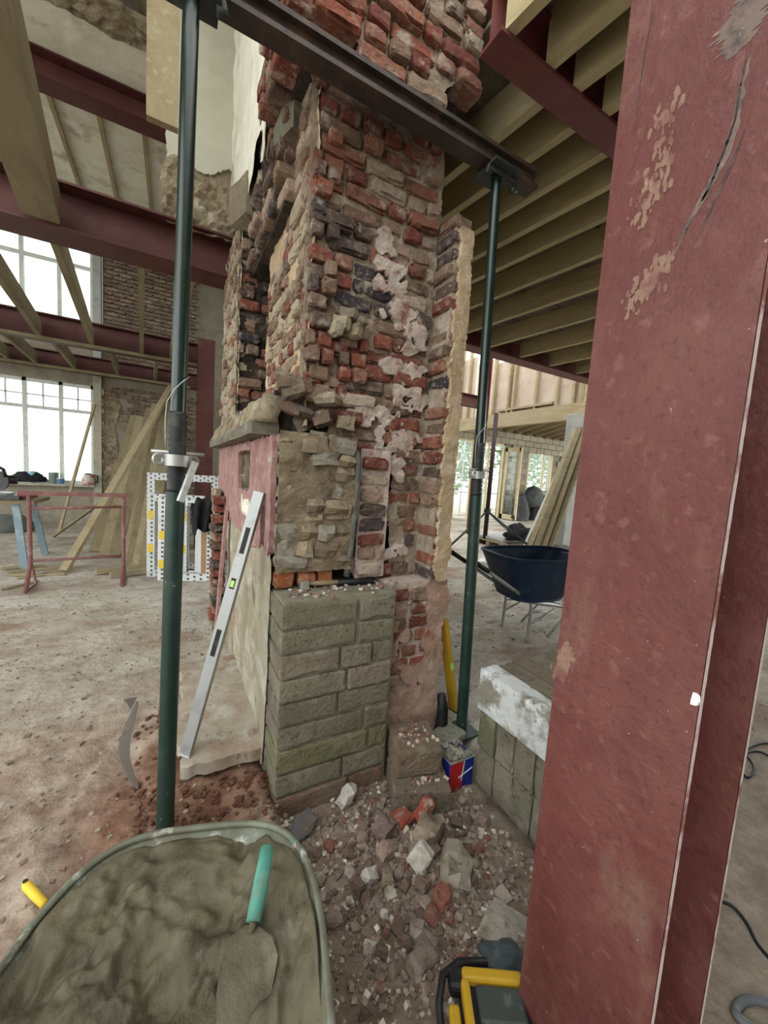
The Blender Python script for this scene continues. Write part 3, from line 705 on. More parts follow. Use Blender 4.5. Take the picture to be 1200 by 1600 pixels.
# white lime left on the bricks
def patch(c, U, V, u, n, m, seed, thick=.02, nm='lime_patch'):
    u = Vector(u); U *= 1.5; V *= 1.5; o = Vector(c) - u * U / 2 - Vector((0, 0, V / 2))
    rr = lambda a, b: (2 * a / U - 1) ** 2 + (2 * b / V - 1) ** 2
    mb = sheet(o, u, (0, 0, 1), n, U, V, .008, lambda a, b: .001 + .012 * fb(a, b, 0, 13, seed) - .012 * rr(a, b), lambda a, b: fb(a, b, 0, 16, seed + 1) > -.55 + 1.25 * rr(a, b), thick)
    part(nm, mb, m, chim, smooth=True, auto=60)
for i, (x, zz, U, V) in enumerate(((.90, 2.34, .22, .13), (.97, 2.20, .20, .12), (.86, 2.48, .12, .10), (1.06, 2.10, .16, .16), (1.0, 1.92, .26, .10), (1.05, 1.80, .22, .10), (.93, 1.70, .18, .08), (1.0, 1.60, .24, .16), (.80, 1.68, .14, .10), (.98, 1.44, .2, .12), (.86, 1.08, .14, .1), (.84, .96, .14, .12), (1.02, 1.0, .16, .07))):
    patch((x, F1Y - .012, zz), U, V, X_, NY, lime_white, 200 + i * 3)
# bricks into objects: the largest in view one by one, the rest as one part
bvar = {}
for kx, dims in (('s', (.2, .1, .062)), ('h', (.1, .1, .062))):
    bvar[kx] = [brick_data(40 + i + (20 if kx == 'h' else 0), dims, .0048, 5 if kx == 's' else 3, 2, 3, .0055) for i in range(7)]
bmesh_ = {kx: [mesh_of('brick', d, brick_mat) for d in v] for kx, v in bvar.items()}
def shown(sp):
    d = (sp[0] - CPOS); z = d.dot(FWD); x = d.dot(CR) / z; y = d.dot(CU) / z
    if z < .1 or abs(x) > 1.03 or abs(y) > 1.36: return -1
    nrm = Vector((-math.sin(sp[2]) * -1, -math.cos(sp[2]), 0))
    ca = abs(d.normalized().dot(nrm))
    return sp[1][0] * sp[1][2] * (ca + .1) / d.length_squared
specs = sorted(specs, key=shown, reverse=True)
rng = random.Random(2); rest = MB()
for i, (c, s, rz, tl_, colr) in enumerate(specs):
    kx = 's' if s[0] > .15 else 'h'; v = rng.randrange(7)
    if i < 296:
        inst('brick', bmesh_[kx][v], chim, c, s, (tl_[0], tl_[1], rz + rng.gauss(0, .015)), colr)
    else:
        M_ = Matrix.Translation(c) @ Matrix.Rotation(rz, 4, 'Z') @ Matrix.Diagonal((*s, 1))
        rest.add(bvar[kx][v][0], bvar[kx][v][1], M_, colr)
o = part('brickwork', rest, brick_mat_j, chim); o['kind'] = 'stuff'

# upper nib of wall with old plaster, standing on the deep beam
wn = MB().bb(-.05, .62, 3.72, 3.95, 3.45, 5.6)
wall_nib = struct('wall_upper_nib', wn, lath)
sheet((-.07, 3.70, 3.62), X_, (0, 0, 1), NY, .66, 1.9, .03, lambda a, b: .004 * fb(a, b, 0, 4, 71), lambda a, b: b > .08 + .45 * (a - .2) * (a > .2) * .4 + .14 * fb(a, b, 0, 4, 73), .02).build('plaster_coat', mat('greyed_cream_plaster', (.50, .485, .40), [((.43, .40, .32), 1.5, .45, .7), ((.56, .55, .47), 3, .5, .7)], rough=.9), wall_nib)
sheet((-.1, 3.66, 3.24), X_, (0, 0, 1), NY, .72, .6, .035, lambda a, b: .06 * fb(a, b, 0, 4.5, 75) + .03 * fb(a, b, 0, 14, 76), lambda a, b: b < .40 + .15 * fb(a, 1, 0, 5, 77)).build('broken_masonry', lath, wall_nib)

# ------------------------------------------------------------------ concrete block pier under the flues
pier = thing('block_pier', 'moss-stained concrete block pier with a ledge, under the left flue', 'pier', (.65, 1.6, -.1))
part('mortar_bed', MB().bb(.405, .935, 1.515, 1.85, -.12, .853), block_mortar, pier)
bl = [mesh_of('concrete_block', brick_data(70 + i, (.4, .15, .1), .0022, 8, 3, 3, .0022), block_mat) for i in range(5)]
GB = [(.215, .19, .14), (.245, .215, .16), (.195, .17, .125), (.205, .185, .13), (.24, .20, .15)]
rows = [[.37], [.37, .0], [.44], [.44], [.34, .0], [.34], [.45], [.42], [.42, .0], [.46]]
cuts = [(.39, .74, .93), (.39, .70, .93), (.39, .83, .93), (.39, .80, .93), (.39, .66, .93), (.39, .70, .93), (.39, .66, .82, .93), (.39, .74, .93), (.39, .74, .93)]
z = -.115; rng = random.Random(6)
for i, cs in enumerate(cuts):
    h = .107
    for a, b in zip(cs, cs[1:]):
        c = rng.choice(GB)
        if i == 2: c = (.19, .185, .10)
        if i == 0: c = (.25, .15, .105)
        inst('concrete_block', rng.choice(bl), pier, ((a + b) / 2, 1.60 + rng.uniform(-.006, .006), z + h / 2), (b - a - .012, .2, h - rng.uniform(.008, .013)), (0, rng.uniform(-.012, .012), 0), c)
    inst('concrete_block', rng.choice(bl), pier, (.435, 1.765, z + h / 2), (.085, .12, h - .012), (0, 0, 0), rng.choice([(.33, .31, .24), (.29, .27, .20), (.36, .335, .265)]))
    z += h

# ------------------------------------------------------------------ needle beam and the two steel props
nb = MB().ibeam((.05, 1.535, 2.875), (1.585, 1.535, 2.875), .08, .085, .018, .03)
tag(nb.build('needle_beam', rust_bar), 'dark rusty steel needle beam carrying the upper brickwork between two props', 'beam')
def prop(label, base, top, zcol, handle):
    base, top = Vector(base), Vector(top); t = thing('steel_prop', label, 'prop', base)
    d = (top - base).normalized(); P = lambda s: base + d * s
    L_ = (top - base).length; sc = (zcol - base.z) / d.z
    part('base_plate', MB().box(P(.004), (.15, .15, .008)), green_dusty, t)
    part('outer_tube', MB().tube([P(.0), P(sc - .10)], .0302, 20), green_dusty, t, smooth=True, auto=50)
    th = MB(); pts = []; rs = []
    n = 26
    for i in range(n + 1):
        pts.append(P(sc - .10 + .27 * i / n)); rs.append(.0302 if i % 2 else .0262)
    th.tube(pts, rs, 20); part('thread', th, black_steel, t, smooth=True)
    part('inner_tube', MB().tube([P(sc + .16), P(L_)], .0242, 20), green_paint, t, smooth=True, auto=50)
    col = MB().tube([P(sc - .012), P(sc + .026)], .046, 20)
    for a in (0, math.pi):
        e = Vector((math.cos(a + .5), math.sin(a + .5), 0)); col.ring(P(sc + .008) + e * .058, (0.35, -.94, 0), .016, .007, 14, 6)
    c = part('collar', col, zinc, t, smooth=True, auto=40)
    sub('clamp_bolt', MB().tube([P(sc + .033) + Vector((-.075, -.02, 0)), P(sc + .033) + Vector((.085, .01, 0))], .006, 8), zinc, c, smooth=True)
    if handle:
        e = P(sc + .006) + Vector((.056, -.03, 0))
        sub('collar_handle', MB().bar(e, e + Vector((-.045, -.03, -.135)), .012, .02), zinc, c)
    w = [P(sc + .05) + Vector((-.031, -.01, 0))]
    for i in range(6): w.append(P(sc + .05 + .03 * i) + Vector((-.033 - .004 * math.sin(i * .6), -.014, 0)))
    w += [P(sc + .24) + Vector((-.012, -.036, 0)), P(sc + .27) + Vector((.012, -.034, 0)), P(sc + .29) + Vector((.03, -.012, 0))]
    part('pin_wire', MB().tube(w, .0018, 6), zinc, t, smooth=True)
    hd = MB().box(P(L_ - .005), (.16, .16, .012)); u = Vector((1, 0, 0))
    part('head_plate', hd, black_steel, t)
    cl = MB(); cl.tube([P(L_ - .05) + Vector((-.085, -.03, 0)), P(L_ - .012) + Vector((-.08, -.03, 0)), P(L_ - .012) + Vector((.085, -.03, 0)), P(L_ - .055) + Vector((.095, -.03, 0)), P(L_ - .06) + Vector((.07, -.03, 0))], .014, 8)
    part('head_clamp', cl, black_steel, t, smooth=True)
    return t
prop('near dark green steel prop left of the chimney, with silver collar and hanging handle', (-.011, 1.51, -.05), (.035, 1.51, 2.868), 1.395, True)
prop('dark green steel prop right of the chimney under the end of the needle beam', (1.44, 1.535, .0), (1.345, 1.535, 2.868), 1.425, False)

# ------------------------------------------------------------------ foreground red column
cl = thing('steel_column', 'large foreground red primed steel column on the right, scratched and muddy', 'column', (.93, .42, 0))
y0, y1, xf, xr = .280, .556, .80, 1.06
part('flange', MB().bb(xf, xf + .0145, y0, y1, -.02, 3.3), column_red, cl)
part('web', MB().bb(xf + .0145, xr - .0145, .411, .425, -.02, 3.3), column_red, cl)
part('flange', MB().bb(xr - .0145, xr, y0, y1, -.02, 3.3), column_red, cl)
part('pale_edge', sheet((xf + .001, y0 - .0008, .0), X_, (0, 0, 1), NY, .0128, 3.2, .0064, lambda a, b: .0006 + .0004 * nz(a, b, 0, 50)), white_edge, cl)  # thin pinkish-white strip down each flange edge
part('pale_edge', sheet((xr - .013, y0 - .0008, .0), X_, (0, 0, 1), NY, .0125, 3.2, .0064, lambda a, b: .0006), white_edge, cl)
p = at(1086, 1092, 'x', xf); part('paint_splash', MB().add(*rock_data(55, rough=.5), M=Matrix.Translation((xf - .002, y0 + .004, p.z)) @ Matrix.Diagonal((.008, .012, .022, 1))), mat('white_filler', (.85, .85, .88), rough=.8), cl)
# gouges with bare grey steel
def scrape(pts, w, m, flecks=False):
    """worn mark on the flange: ragged strip, or many small flecks along the path"""
    mb = MB(); P_ = [at(a, b, 'x', xf) for a, b in pts]; rng = random.Random(int(pts[0][0] * 7 + pts[0][1])); N_ = 70
    Q = []
    for i in range(N_ + 1):
        t = i / N_ * (len(P_) - 1); k = min(int(t), len(P_) - 2); Q.append(P_[k].lerp(P_[k + 1], t - k))
    if flecks:
        for i in range(110):
            q = rng.choice(Q); c = Vector((xf - .0006 - .0005 * rng.random(), q.y + rng.gauss(0, w * .55), q.z + rng.gauss(0, w * .8))); r_ = rng.uniform(.002, .010)
            n_ = 6; a0 = rng.random() * 6; o_ = len(mb.v)
            for k in range(n_): rr = r_ * rng.uniform(.45, 1.2); mb.v.append((c.x, c.y + math.cos(a0 + k * 1.047) * rr * .7, c.z + math.sin(a0 + k * 1.047) * rr * 1.5))
            mb.f.append(tuple(range(o_, o_ + n_)))
    else:
        for i, q in enumerate(Q):
            ww = w * (.15 + .85 * math.sin(math.pi * (i + 1) / (N_ + 2))) * (1 + .5 * nz(i * .23, w * 900, 0, 1)); s_ = .5 * w * nz(i * .3, 5, 0, 1)
            mb.v += [(q.x - .0006, q.y - ww + s_, q.z), (q.x - .0006, q.y + ww * (1 + .4 * nz(i * .4, 9)) + s_, q.z)]
            if i: k_ = 2 * i; mb.f.append((k_ - 2, k_ - 1, k_ + 1, k_))
    part('scrape', mb, m, cl)
grey_bare = mat('bare_scraped_steel', (.17, .12, .105), [((.07, .05, .05), 20, .48, .62), ((.34, .27, .22), 24, .6, .7)], rough=.6)
dark_bare = mat('dark_gouge', (.055, .035, .035), [((.12, .07, .065), 30, .5, .65)], rough=.7)
dry_mud = mat('dried_mud', (.25, .155, .115), [((.18, .08, .068), 16, .46, .60), ((.34, .25, .185), 20, .58, .7)], rough=.9)
scrape([(1055, 398), (1070, 360), (1090, 325), (1115, 280), (1135, 240), (1150, 190), (1160, 140), (1172, 90)], .007, grey_bare)
scrape([(1060, 385), (1085, 335), (1110, 290), (1130, 240), (1148, 190), (1160, 120), (1168, 80)], .0022, dark_bare)
scrape([(1080, 390), (1105, 340), (1128, 290), (1150, 240), (1165, 200)], .003, dark_bare)
scrape([(1000, 330), (1012, 315), (1030, 285), (1036, 250), (1040, 200), (1046, 165)], .022, dry_mud, True)
scrape([(985, 470), (1010, 455), (1022, 430), (1045, 405)], .018, dry_mud, True)
scrape([(992, 210), (998, 150), (1008, 80), (1018, 30), (1020, 0)], .0015, dark_bare)
scrape([(1150, 85), (1160, 50), (1170, 10), (1175, -30)], .035, grey_bare)
scrape([(878, 1052), (880, 1040), (884, 1030), (890, 1020)], .018, dry_mud, True)

# ------------------------------------------------------------------ spirit level and pieces round the hearth
sl = thing('spirit_level', 'long silver spirit level leaning on the pink fireplace panel', 'level', (.07, 1.80, .1))
a = Vector((.065, 1.79, .105)); b = Vector((.352, 1.82, 1.285)); d = (b - a).normalized()
side = Vector((0, 1, 0)); nn = d.cross(side).normalized(); side = nn.cross(d)
def lvl(t0, t1, w, h, off=0.0, so=0.0):
    mb = MB(); p0 = a + (b - a) * t0 + nn * off + side * so; p1 = a + (b - a) * t1 + nn * off + side * so
    Mr = Matrix((side, d, nn)).transposed(); mb.box((p0 + p1) / 2, (w, (p1 - p0).length, h), Mr); return mb
# the level's broad face looks to the viewer: broad across x
def bar3(p0, p1, across, w, t):
    dd = (p1 - p0).normalized(); n3 = dd.cross(across).normalized(); ac = n3.cross(dd)
    return MB().box((p0 + p1) / 2, (w, (p1 - p0).length, t), Matrix((ac, dd, n3)).transposed())
acr = Vector((.80, -.60, 0))
part('body', bar3(a, b, acr, .052, .024), alu, sl, bevel=.002)
P = lambda t: a + (b - a) * t
fn_ = (b - a).normalized().cross(acr).normalized()
if fn_.y > 0: fn_ = -fn_
for t0, t1, m_, nm in ((.37, .47, black, 'hand_slot'), (.76, .86, black, 'hand_slot'), (.625, .665, black, 'vial_window'), (.632, .656, lime_vial, 'vial')):
    part(nm, bar3(P(t0) + fn_ * (.0125 if nm != 'vial' else .014), P(t1) + fn_ * (.0125 if nm != 'vial' else .014), acr, .022 if nm != 'vial' else .016, .002), m_, sl)
part('end_cap', bar3(P(-.004), P(.004), acr, .054, .026), mat('grey_end_cap', (.42, .43, .43), rough=.6), sl)

# hearth slab
hs = thing('hearth_slab', 'worn pale hearth slab on the floor before the pink fireplace', 'slab', (.2, 2.1, 0))
def hs_z(x, y): return .10 + .006 * fb(x, y, 0, 3, 81) - .02 * max(0, (1.86 - y) / .15) ** 2
mb = sheet((.03, 1.70, 0), X_, Y_, (0, 0, 1), .39, .98, .03, lambda a_, b_: hs_z(a_, 1.7 + b_), lambda a_, b_: b_ > .02 + .03 * fb(a_, 1, 0, 6, 83) + .08 * a_ and a_ > .012 + .02 * fb(b_, 3, 0, 5, 85) + .10 * max(0, b_ - .75), .055)
part('slab', mb, slab_mat, hs, smooth=True, auto=50)
soil = mat('red_subsoil', (.185, .085, .054), [((.31, .175, .115), 8, .46, .66), ((.12, .05, .032), 7, .55, .7), ((.40, .27, .18), 22, .62, .72)], rough=1, bump=(1, 40, .02))
mb = sheet((.04, 1.755, -.07), X_, (0, 0, 1), NY, .36, .125, .018, lambda a_, b_: .028 * fb(a_, b_, 0, 8, 87) - .35 * (b_ - .06), None, .1)
part('soil_bed', mb, soil, hs, smooth=True)
# clods of soil: small red lumps in front of the slab
rng = random.Random(31); clods = MB()
for i in range(320):
    x, y = rng.uniform(-.12, .42), 1.72 - abs(rng.gauss(0, .16))
    if rng.random() < .35: x, y = rng.gauss(-.02, .07), rng.uniform(1.7, 2.4)
    s_ = rng.uniform(.006, .024) * (1.5 if rng.random() < .08 else 1)
    v, f = rock_data(i % 9, sub_=1 if s_ > .02 else 0, rough=.4)
    clods.add(v, f, Matrix.Translation((x, y, ground_z(x, y) + s_ * .2)) @ Matrix.Rotation(rng.random() * 6, 4, 'Z') @ Matrix.Diagonal((s_, s_ * rng.uniform(.7, 1.4), s_ * .75, 1)))
tag(clods.build('soil_clods', soil), 'loose red soil clods heaped before the hearth slab', 'soil', kind='stuff')
# bent strip of metal
ms = MB(); q = [at(215, 1095, 'z', .10), at(207, 1120, 'z', .09), at(196, 1155, 'z', .07), at(193, 1180, 'z', .06), at(200, 1205, 'z', .05), at(214, 1238, 'z', .035)]
for i, p in enumerate(q):
    ww = (.018, .030, .040, .046, .046, .036)[i]; up = Vector((-.80, .15, .55)).normalized()
    ms.v += [tuple(p - up * ww * .6), tuple(p + up * ww + Vector((.01, 0, 0)))]
    if i: k = 2 * i; ms.f.append((k - 2, k, k + 1, k - 1))
o = ms.build('metal_strip', mat('dull_lead_strip', (.34, .32, .30), [((.12, .09, .08), 9, .56, .68), ((.5, .48, .46), 8, .6, .7)], rough=.5, metallic=.3)); o.modifiers.new('t', 'SOLIDIFY').thickness = .004
o.modifiers.new('s', 'SUBSURF').levels = 2; o.modifiers['s'].render_levels = 2
tag(o, 'curved grey metal strip sticking up from the soil beside the hearth', 'strip')
p = at(204, 1108, 'z', .02); ms = MB().add([(0, 0, 0), (.03, .01, .06), (-.03, .0, .065), (.004, .012, 0)], [(0, 1, 2), (3, 2, 1), (0, 2, 3), (0, 3, 1)], Matrix.Translation(p))
tag(ms.build('slate_shard', mat('slate_shard', (.16, .14, .13), rough=.7)), 'small pointed grey shard standing behind the curved metal strip', 'shard')

# hammer on the ledge
hm = thing('hammer', 'lump hammer with pale wooden and black handle lying on the block ledge', 'hammer', (.55, 1.58, .853))
h0, h1 = at(474, 912, 'z', .875), at(582, 908, 'z', .868); dh = (h1 - h0).normalized(); ac = Vector((-dh.y, dh.x, 0))
mb = MB().bar(h0 - ac * .045, h0 + ac * .045, .038, .038); part('head', mb, zinc, hm, bevel=.004)
part('handle', MB().tube([h0, h0 + dh * .06, h0 + (h1 - h0) * .5], [.011, .012, .013], 10), timber, hm, smooth=True)
part('grip', MB().tube([h0 + (h1 - h0) * .48, h0 + (h1 - h0) * .8, h1], [.015, .0155, .017], 10), black, hm, smooth=True)

# yellow level by the right side and the black pipe stub
yl = thing('yellow_level', 'yellow box level leaning against the right side of the chimney', 'level', (1.5, 1.72, 0))
a = Vector((1.52, 1.70, .0)); b = Vector((1.345, 1.66, .62)); part('body', bar3(a, b, Vector((0.9, .2, .2)), .03, .055), yellow, yl, bevel=.003)
part('end_cap', bar3(a, a + (b - a) * .025, Vector((.9, .2, .2)), .033, .058), black, yl)
part('vial_window', bar3(a + (b - a) * .48, a + (b - a) * .55, Vector((.9, .2, .2)), .024, .058), lime_vial, yl)
mb = MB(); q = [at(690, 1085, 'y', 1.60), at(692, 1105, 'y', 1.59), at(690, 1130, 'y', 1.58), at(684, 1152, 'y', 1.56), at(676, 1168, 'y', 1.54)]
mb.tube(q, [.026, .03, .034, .036, .03], 12)
tag(mb.build('plastic_pipe', black, smooth=True), 'short black plastic pipe standing at the foot of the brick pier', 'pipe')

# two loose blocks stacked before the pier
ROT = math.atan2(-.11, .27)
def blockobj(name, label, c, s, rz, color, m, seed, group=None, tilt=(0, 0)):
    me = mesh_of(name, brick_data(seed, s, .003, 8, 4, 4, .0028), m)
    o = bpy.data.objects.new(name, me); COL.objects.link(o); o.location = c; o.scale = s; o.rotation_euler = (tilt[0], tilt[1], rz); o.color = (*color, 1)
    return tag(o, label, 'block', group)
blockobj('concrete_block', 'lower of two loose concrete blocks stacked before the brick pier', (1.03, 1.36, -.045), (.265, .24, .13), ROT, (.20, .155, .115), block_mat, 401)
blockobj('concrete_block', 'upper of two loose concrete blocks stacked before the brick pier', (1.045, 1.435, .083), (.22, .215, .125), ROT + .12, (.215, .155, .11), block_mat, 402)
# low stones behind the tin
p = at(705, 1160, 'z', .02); blockobj('concrete_block', 'small flat grey block lying behind the red and blue tin', (p.x + .02, p.y + .05, .02), (.17, .13, .05), .3, (.28, .27, .22), block_mat, 403)

# red and blue tin with rubble
tn = thing('paint_tin', 'square red and blue tin full of rubble beside the block pile', 'tin', (1.245, 1.345, -.09))
tcx, tcy = 1.245, 1.36
def tub(x0, x1, m_, nm):
    mb = MB(); n = 6
    mb.bb(x0, x1, tcy - .062, tcy - .056, -.09, .055)
    return part(nm, mb, m_, tn)
tub(tcx - .072, tcx + .008, mat('red_tin', (.45, .018, .022), rough=.35), 'red_face'); tub(tcx + .008, tcx + .072, mat('blue_tin', (.012, .03, .24), rough=.35), 'blue_face')
mb = MB().bb(tcx - .072, tcx - .066, tcy - .06, tcy + .06, -.09, .055).bb(tcx + .066, tcx + .072, tcy - .06, tcy + .06, -.09, .055).bb(tcx - .072, tcx + .072, tcy + .056, tcy + .062, -.09, .055).bb(tcx - .07, tcx + .07, tcy - .06, tcy + .06, -.09, -.084)
part('tin_body', mb, mat('blue_tin', (.012, .03, .24), rough=.35), tn)
part('rim', MB().tube([(tcx - .073, tcy - .063, .056), (tcx + .073, tcy - .063, .056), (tcx + .073, tcy + .063, .056), (tcx - .073, tcy + .063, .056), (tcx - .073, tcy - .063, .056)], .004, 6), zinc, tn)
mb = MB().bar((tcx + .0, tcy - .0635, -.05), (tcx + .012, tcy - .0635, .05), .004, .002).bar((tcx - .02, tcy - .0635, -.03), (tcx + .065, tcy - .0635, .0), .004, .002); part('printed_line', mb, mat('white_print', (.75, .75, .75), rough=.5), tn)
rng = random.Random(9)
fill_m = mat('grey_rubble_fill', (.26, .24, .20), [((.4, .38, .33), 20, .5, .65)], rough=.95)
tin_fill = MB()
for i in range(60):
    s_ = rng.uniform(.012, .035); v, f = rock_data(i % 7, sub_=0, rough=.5)
    tin_fill.add(v, f, Matrix.Translation((tcx + rng.uniform(-.055, .055), tcy + rng.uniform(-.05, .05), .045 + rng.uniform(0, .03))) @ Matrix.Rotation(rng.random() * 6, 4, 'Y') @ Matrix.Diagonal((s_, s_, s_, 1)))
tin_fill.bb(tcx - .066, tcx + .066, tcy - .055, tcy + .055, 0, .045)
part('rubble_fill', tin_fill, fill_m, tn)['kind'] = 'stuff'

# block pile right
bx = 1.30
zb = -.06; hb = .195
pile_cols = [(.215, .20, .15), (.25, .23, .175), (.20, .19, .135), (.265, .24, .185), (.23, .21, .16)]
ordn = ['farthest', 'second', 'third', 'fourth', 'nearest']
for L_ in range(2):
    for i in range(5):
        yy = 1.275 - .055 - i * .109
        blockobj('concrete_block', '%s block from the chimney end in the %s row of the pile' % (ordn[i], ('bottom', 'middle')[L_]), (bx + .22 + .01 * nz(i, L_, 0, 3.3) + .01 * (1 - L_), yy, zb + hb * (L_ + .5)), (.44, .104, hb - .005), 0, (.16, .165, .095) if (i == 0 and L_ == 1) else pile_cols[(i + 2 * L_) % 5], block_mat, 420 + i + 5 * L_)
blockobj('concrete_block', 'white-washed block lying along the near edge on top of the pile', (bx + .035, 1.03, zb + hb * 2.5), (.10, .50, hb), 0, (.3, .3, .3), block_painted, 440)
for i in range(4):
    blockobj('concrete_block', '%s plain block behind the white-washed one on top of the pile' % ['first', 'second', 'third', 'outermost'][i], (bx + .145 + i * .108, 1.05 + .012 * (i % 2), zb + hb * 2.5 - .004), (.103, .46, hb - .006), 0, [(.25, .205, .15), (.22, .175, .125), (.255, .215, .16), (.23, .19, .14)][i], block_mat, 441 + i)

# ------------------------------------------------------------------ rubble before the pier
rub = [mesh_of('rubble_piece', rock_data(200 + i, rough=.42, sub_=1), stone_mat) for i in range(10)]
def rubble(label, px, py, s, color, rot, z=None, name='rubble_lump', mesh=None, lift=.35, group=None, cat='rubble'):
    p = at(px, py, 'z', -.045)
    o = inst(name, mesh or rub[int(px) % 10], None, (p.x, p.y, ground_z(p.x, p.y) + s[2] * lift), s, rot, color)
    return tag(o, label, cat, group)
WH = (.62, .57, .52)
rubble('white-faced mortar chunk leaning on the block pier', 542, 1240, (.085, .06, .10), WH, (.3, .2, .4))
rubble('half brick with a white lime top in the rubble', 628, 1282, (.085, .07, .07), (.36, .09, .06), (.1, .1, .3), mesh=bmesh_['h'][1])
rubble('pointed red brick shard standing up in the rubble', 662, 1278, (.07, .06, .11), (.33, .075, .055), (.2, .5, .2), lift=.5)
rubble('large pale brown stone at the heart of the rubble heap', 668, 1308, (.115, .10, .10), (.34, .26, .20), (0, .2, .6))
rubble('largest dusty stone at the right of the rubble heap', 712, 1352, (.14, .11, .11), (.40, .35, .28), (.3, 0, 1))
rubble('white angular mortar block tipped on edge in the rubble', 657, 1350, (.05, .07, .085), (.66, .62, .56), (.5, .3, .6), mesh=bmesh_['h'][3], lift=.5)
rubble('grey purple stone left in the rubble heap', 600, 1300, (.09, .08, .075), (.25, .17, .16), (.1, 0, .4))
rubble('flat pink stone in the middle of the heap', 605, 1325, (.09, .06, .05), (.42, .30, .26), (.2, .1, .2))
rubble('white flecked stone at the left edge of the heap', 578, 1360, (.05, .045, .06), WH, (.3, .4, 0))
rubble('tan broken stone in front of the heap', 605, 1362, (.075, .045, .05), (.40, .31, .22), (.2, .2, 1))
rubble('red stone below the largest dusty stone', 692, 1395, (.08, .06, .05), (.32, .12, .09), (0, 0, .4))
rubble('half brick with a white end in front of the heap', 660, 1500, (.085, .06, .06), (.30, .23, .19), (.1, .1, .2), mesh=bmesh_['h'][4])
rubble('grey half brick lying behind it on the trodden soil', 668, 1470, (.075, .06, .05), (.24, .19, .17), (.0, .1, .5), mesh=bmesh_['h'][2])
rubble('flat pale mortar lump beside the foot of the red column', 790, 1455, (.16, .15, .05), (.44, .40, .34), (0, .1, .5), lift=.3)
rubble('bluish slate lying at the corner of the block pier', 475, 1278, (.13, .08, .03), (.15, .15, .16), (.1, -.2, .4), lift=.4)
rubble('small white stone by the left edge of the rubble', 548, 1388, (.028, .026, .03), (.75, .70, .62), (0, 0, 0))
rubble('small round white stone right of the slate', 575, 1262, (.02, .02, .02), (.75, .70, .62), (0, 0, 0))
rng = random.Random(77)
cols = [(.25, .165, .135), (.31, .22, .18), (.21, .14, .115), (.37, .29, .235), (.28, .12, .095), (.28, .225, .195), (.44, .37, .31), (.18, .12, .10)]
n_ind = 0; taken = []
for i in range(900):
    if n_ind >= 240: break
    x, y = rng.gauss(.86, .17), rng.gauss(1.13, .16)
    if not (.47 < x < 1.27 and .72 < y < 1.48) or (.9 < x < 1.2 and y > 1.2) : continue
    s_ = (.017 + .034 * rng.random() ** 1.7) * (1.0 if y < 1.3 else .8)
    if any((x - a_) ** 2 + (y - b_) ** 2 < (.45 * (s_ + c_)) ** 2 for a_, b_, c_ in taken): continue
    taken.append((x, y, s_))
    ci = 8 if rng.random() < .08 else rng.randrange(8)
    o = inst('rubble_stone', rub[rng.randrange(10)], None, (x, y, ground_z(x, y) + s_ * .28), (s_, s_ * rng.uniform(.75, 1.3), s_ * rng.uniform(.6, 1.0)), (rng.uniform(-.5, .5), rng.uniform(-.5, .5), rng.random() * 6), (cols + [(.66, .60, .53)])[ci])
    kd = {8: 'white', 6: 'pale grey', 3: 'pale brown', 5: 'grey', 4: 'red'}.get(ci, 'dark brown')
    tag(o, 'small %s rubble stone in the heap before the brick pier' % kd, 'stone', 'small %s rubble stones before the pier' % kd); n_ind += 1
grav = MB(); gcols = [(.25, .18, .145), (.34, .27, .215), (.19, .13, .105), (.46, .39, .33), (.30, .22, .18)]
for i in range(3000):
    if rng.random() < .6: x, y = rng.gauss(.84, .26), rng.gauss(1.05, .24)
    else: x, y = rng.uniform(.4, 1.35), rng.uniform(.55, 1.5)
    if not (.36 < x < 1.29 and .5 < y < 1.5): continue
    s_ = rng.uniform(.004, .016) if rng.random() < .85 else rng.uniform(.015, .024)
    v, f = rock_data(i % 13, sub_=0, rough=.5)
    grav.add(v, f, Matrix.Translation((x, y, ground_z(x, y) + s_ * .25)) @ Matrix.Rotation(rng.random() * 6, 4, 'Z') @ Matrix.Rotation(rng.random(), 4, 'X') @ Matrix.Diagonal((s_, s_ * rng.uniform(.7, 1.5), s_ * .8, 1)), rng.choice(gcols) if rng.random() > .05 else (.7, .64, .56))
tag(grav.build('gravel', mat('gravel_stone', (0, 0, 0), [((.45, .38, .31), 40, .6, .7)], rough=.95, src='bcol')), 'fine brick gravel and grit spread over the hollow', 'gravel', kind='stuff')
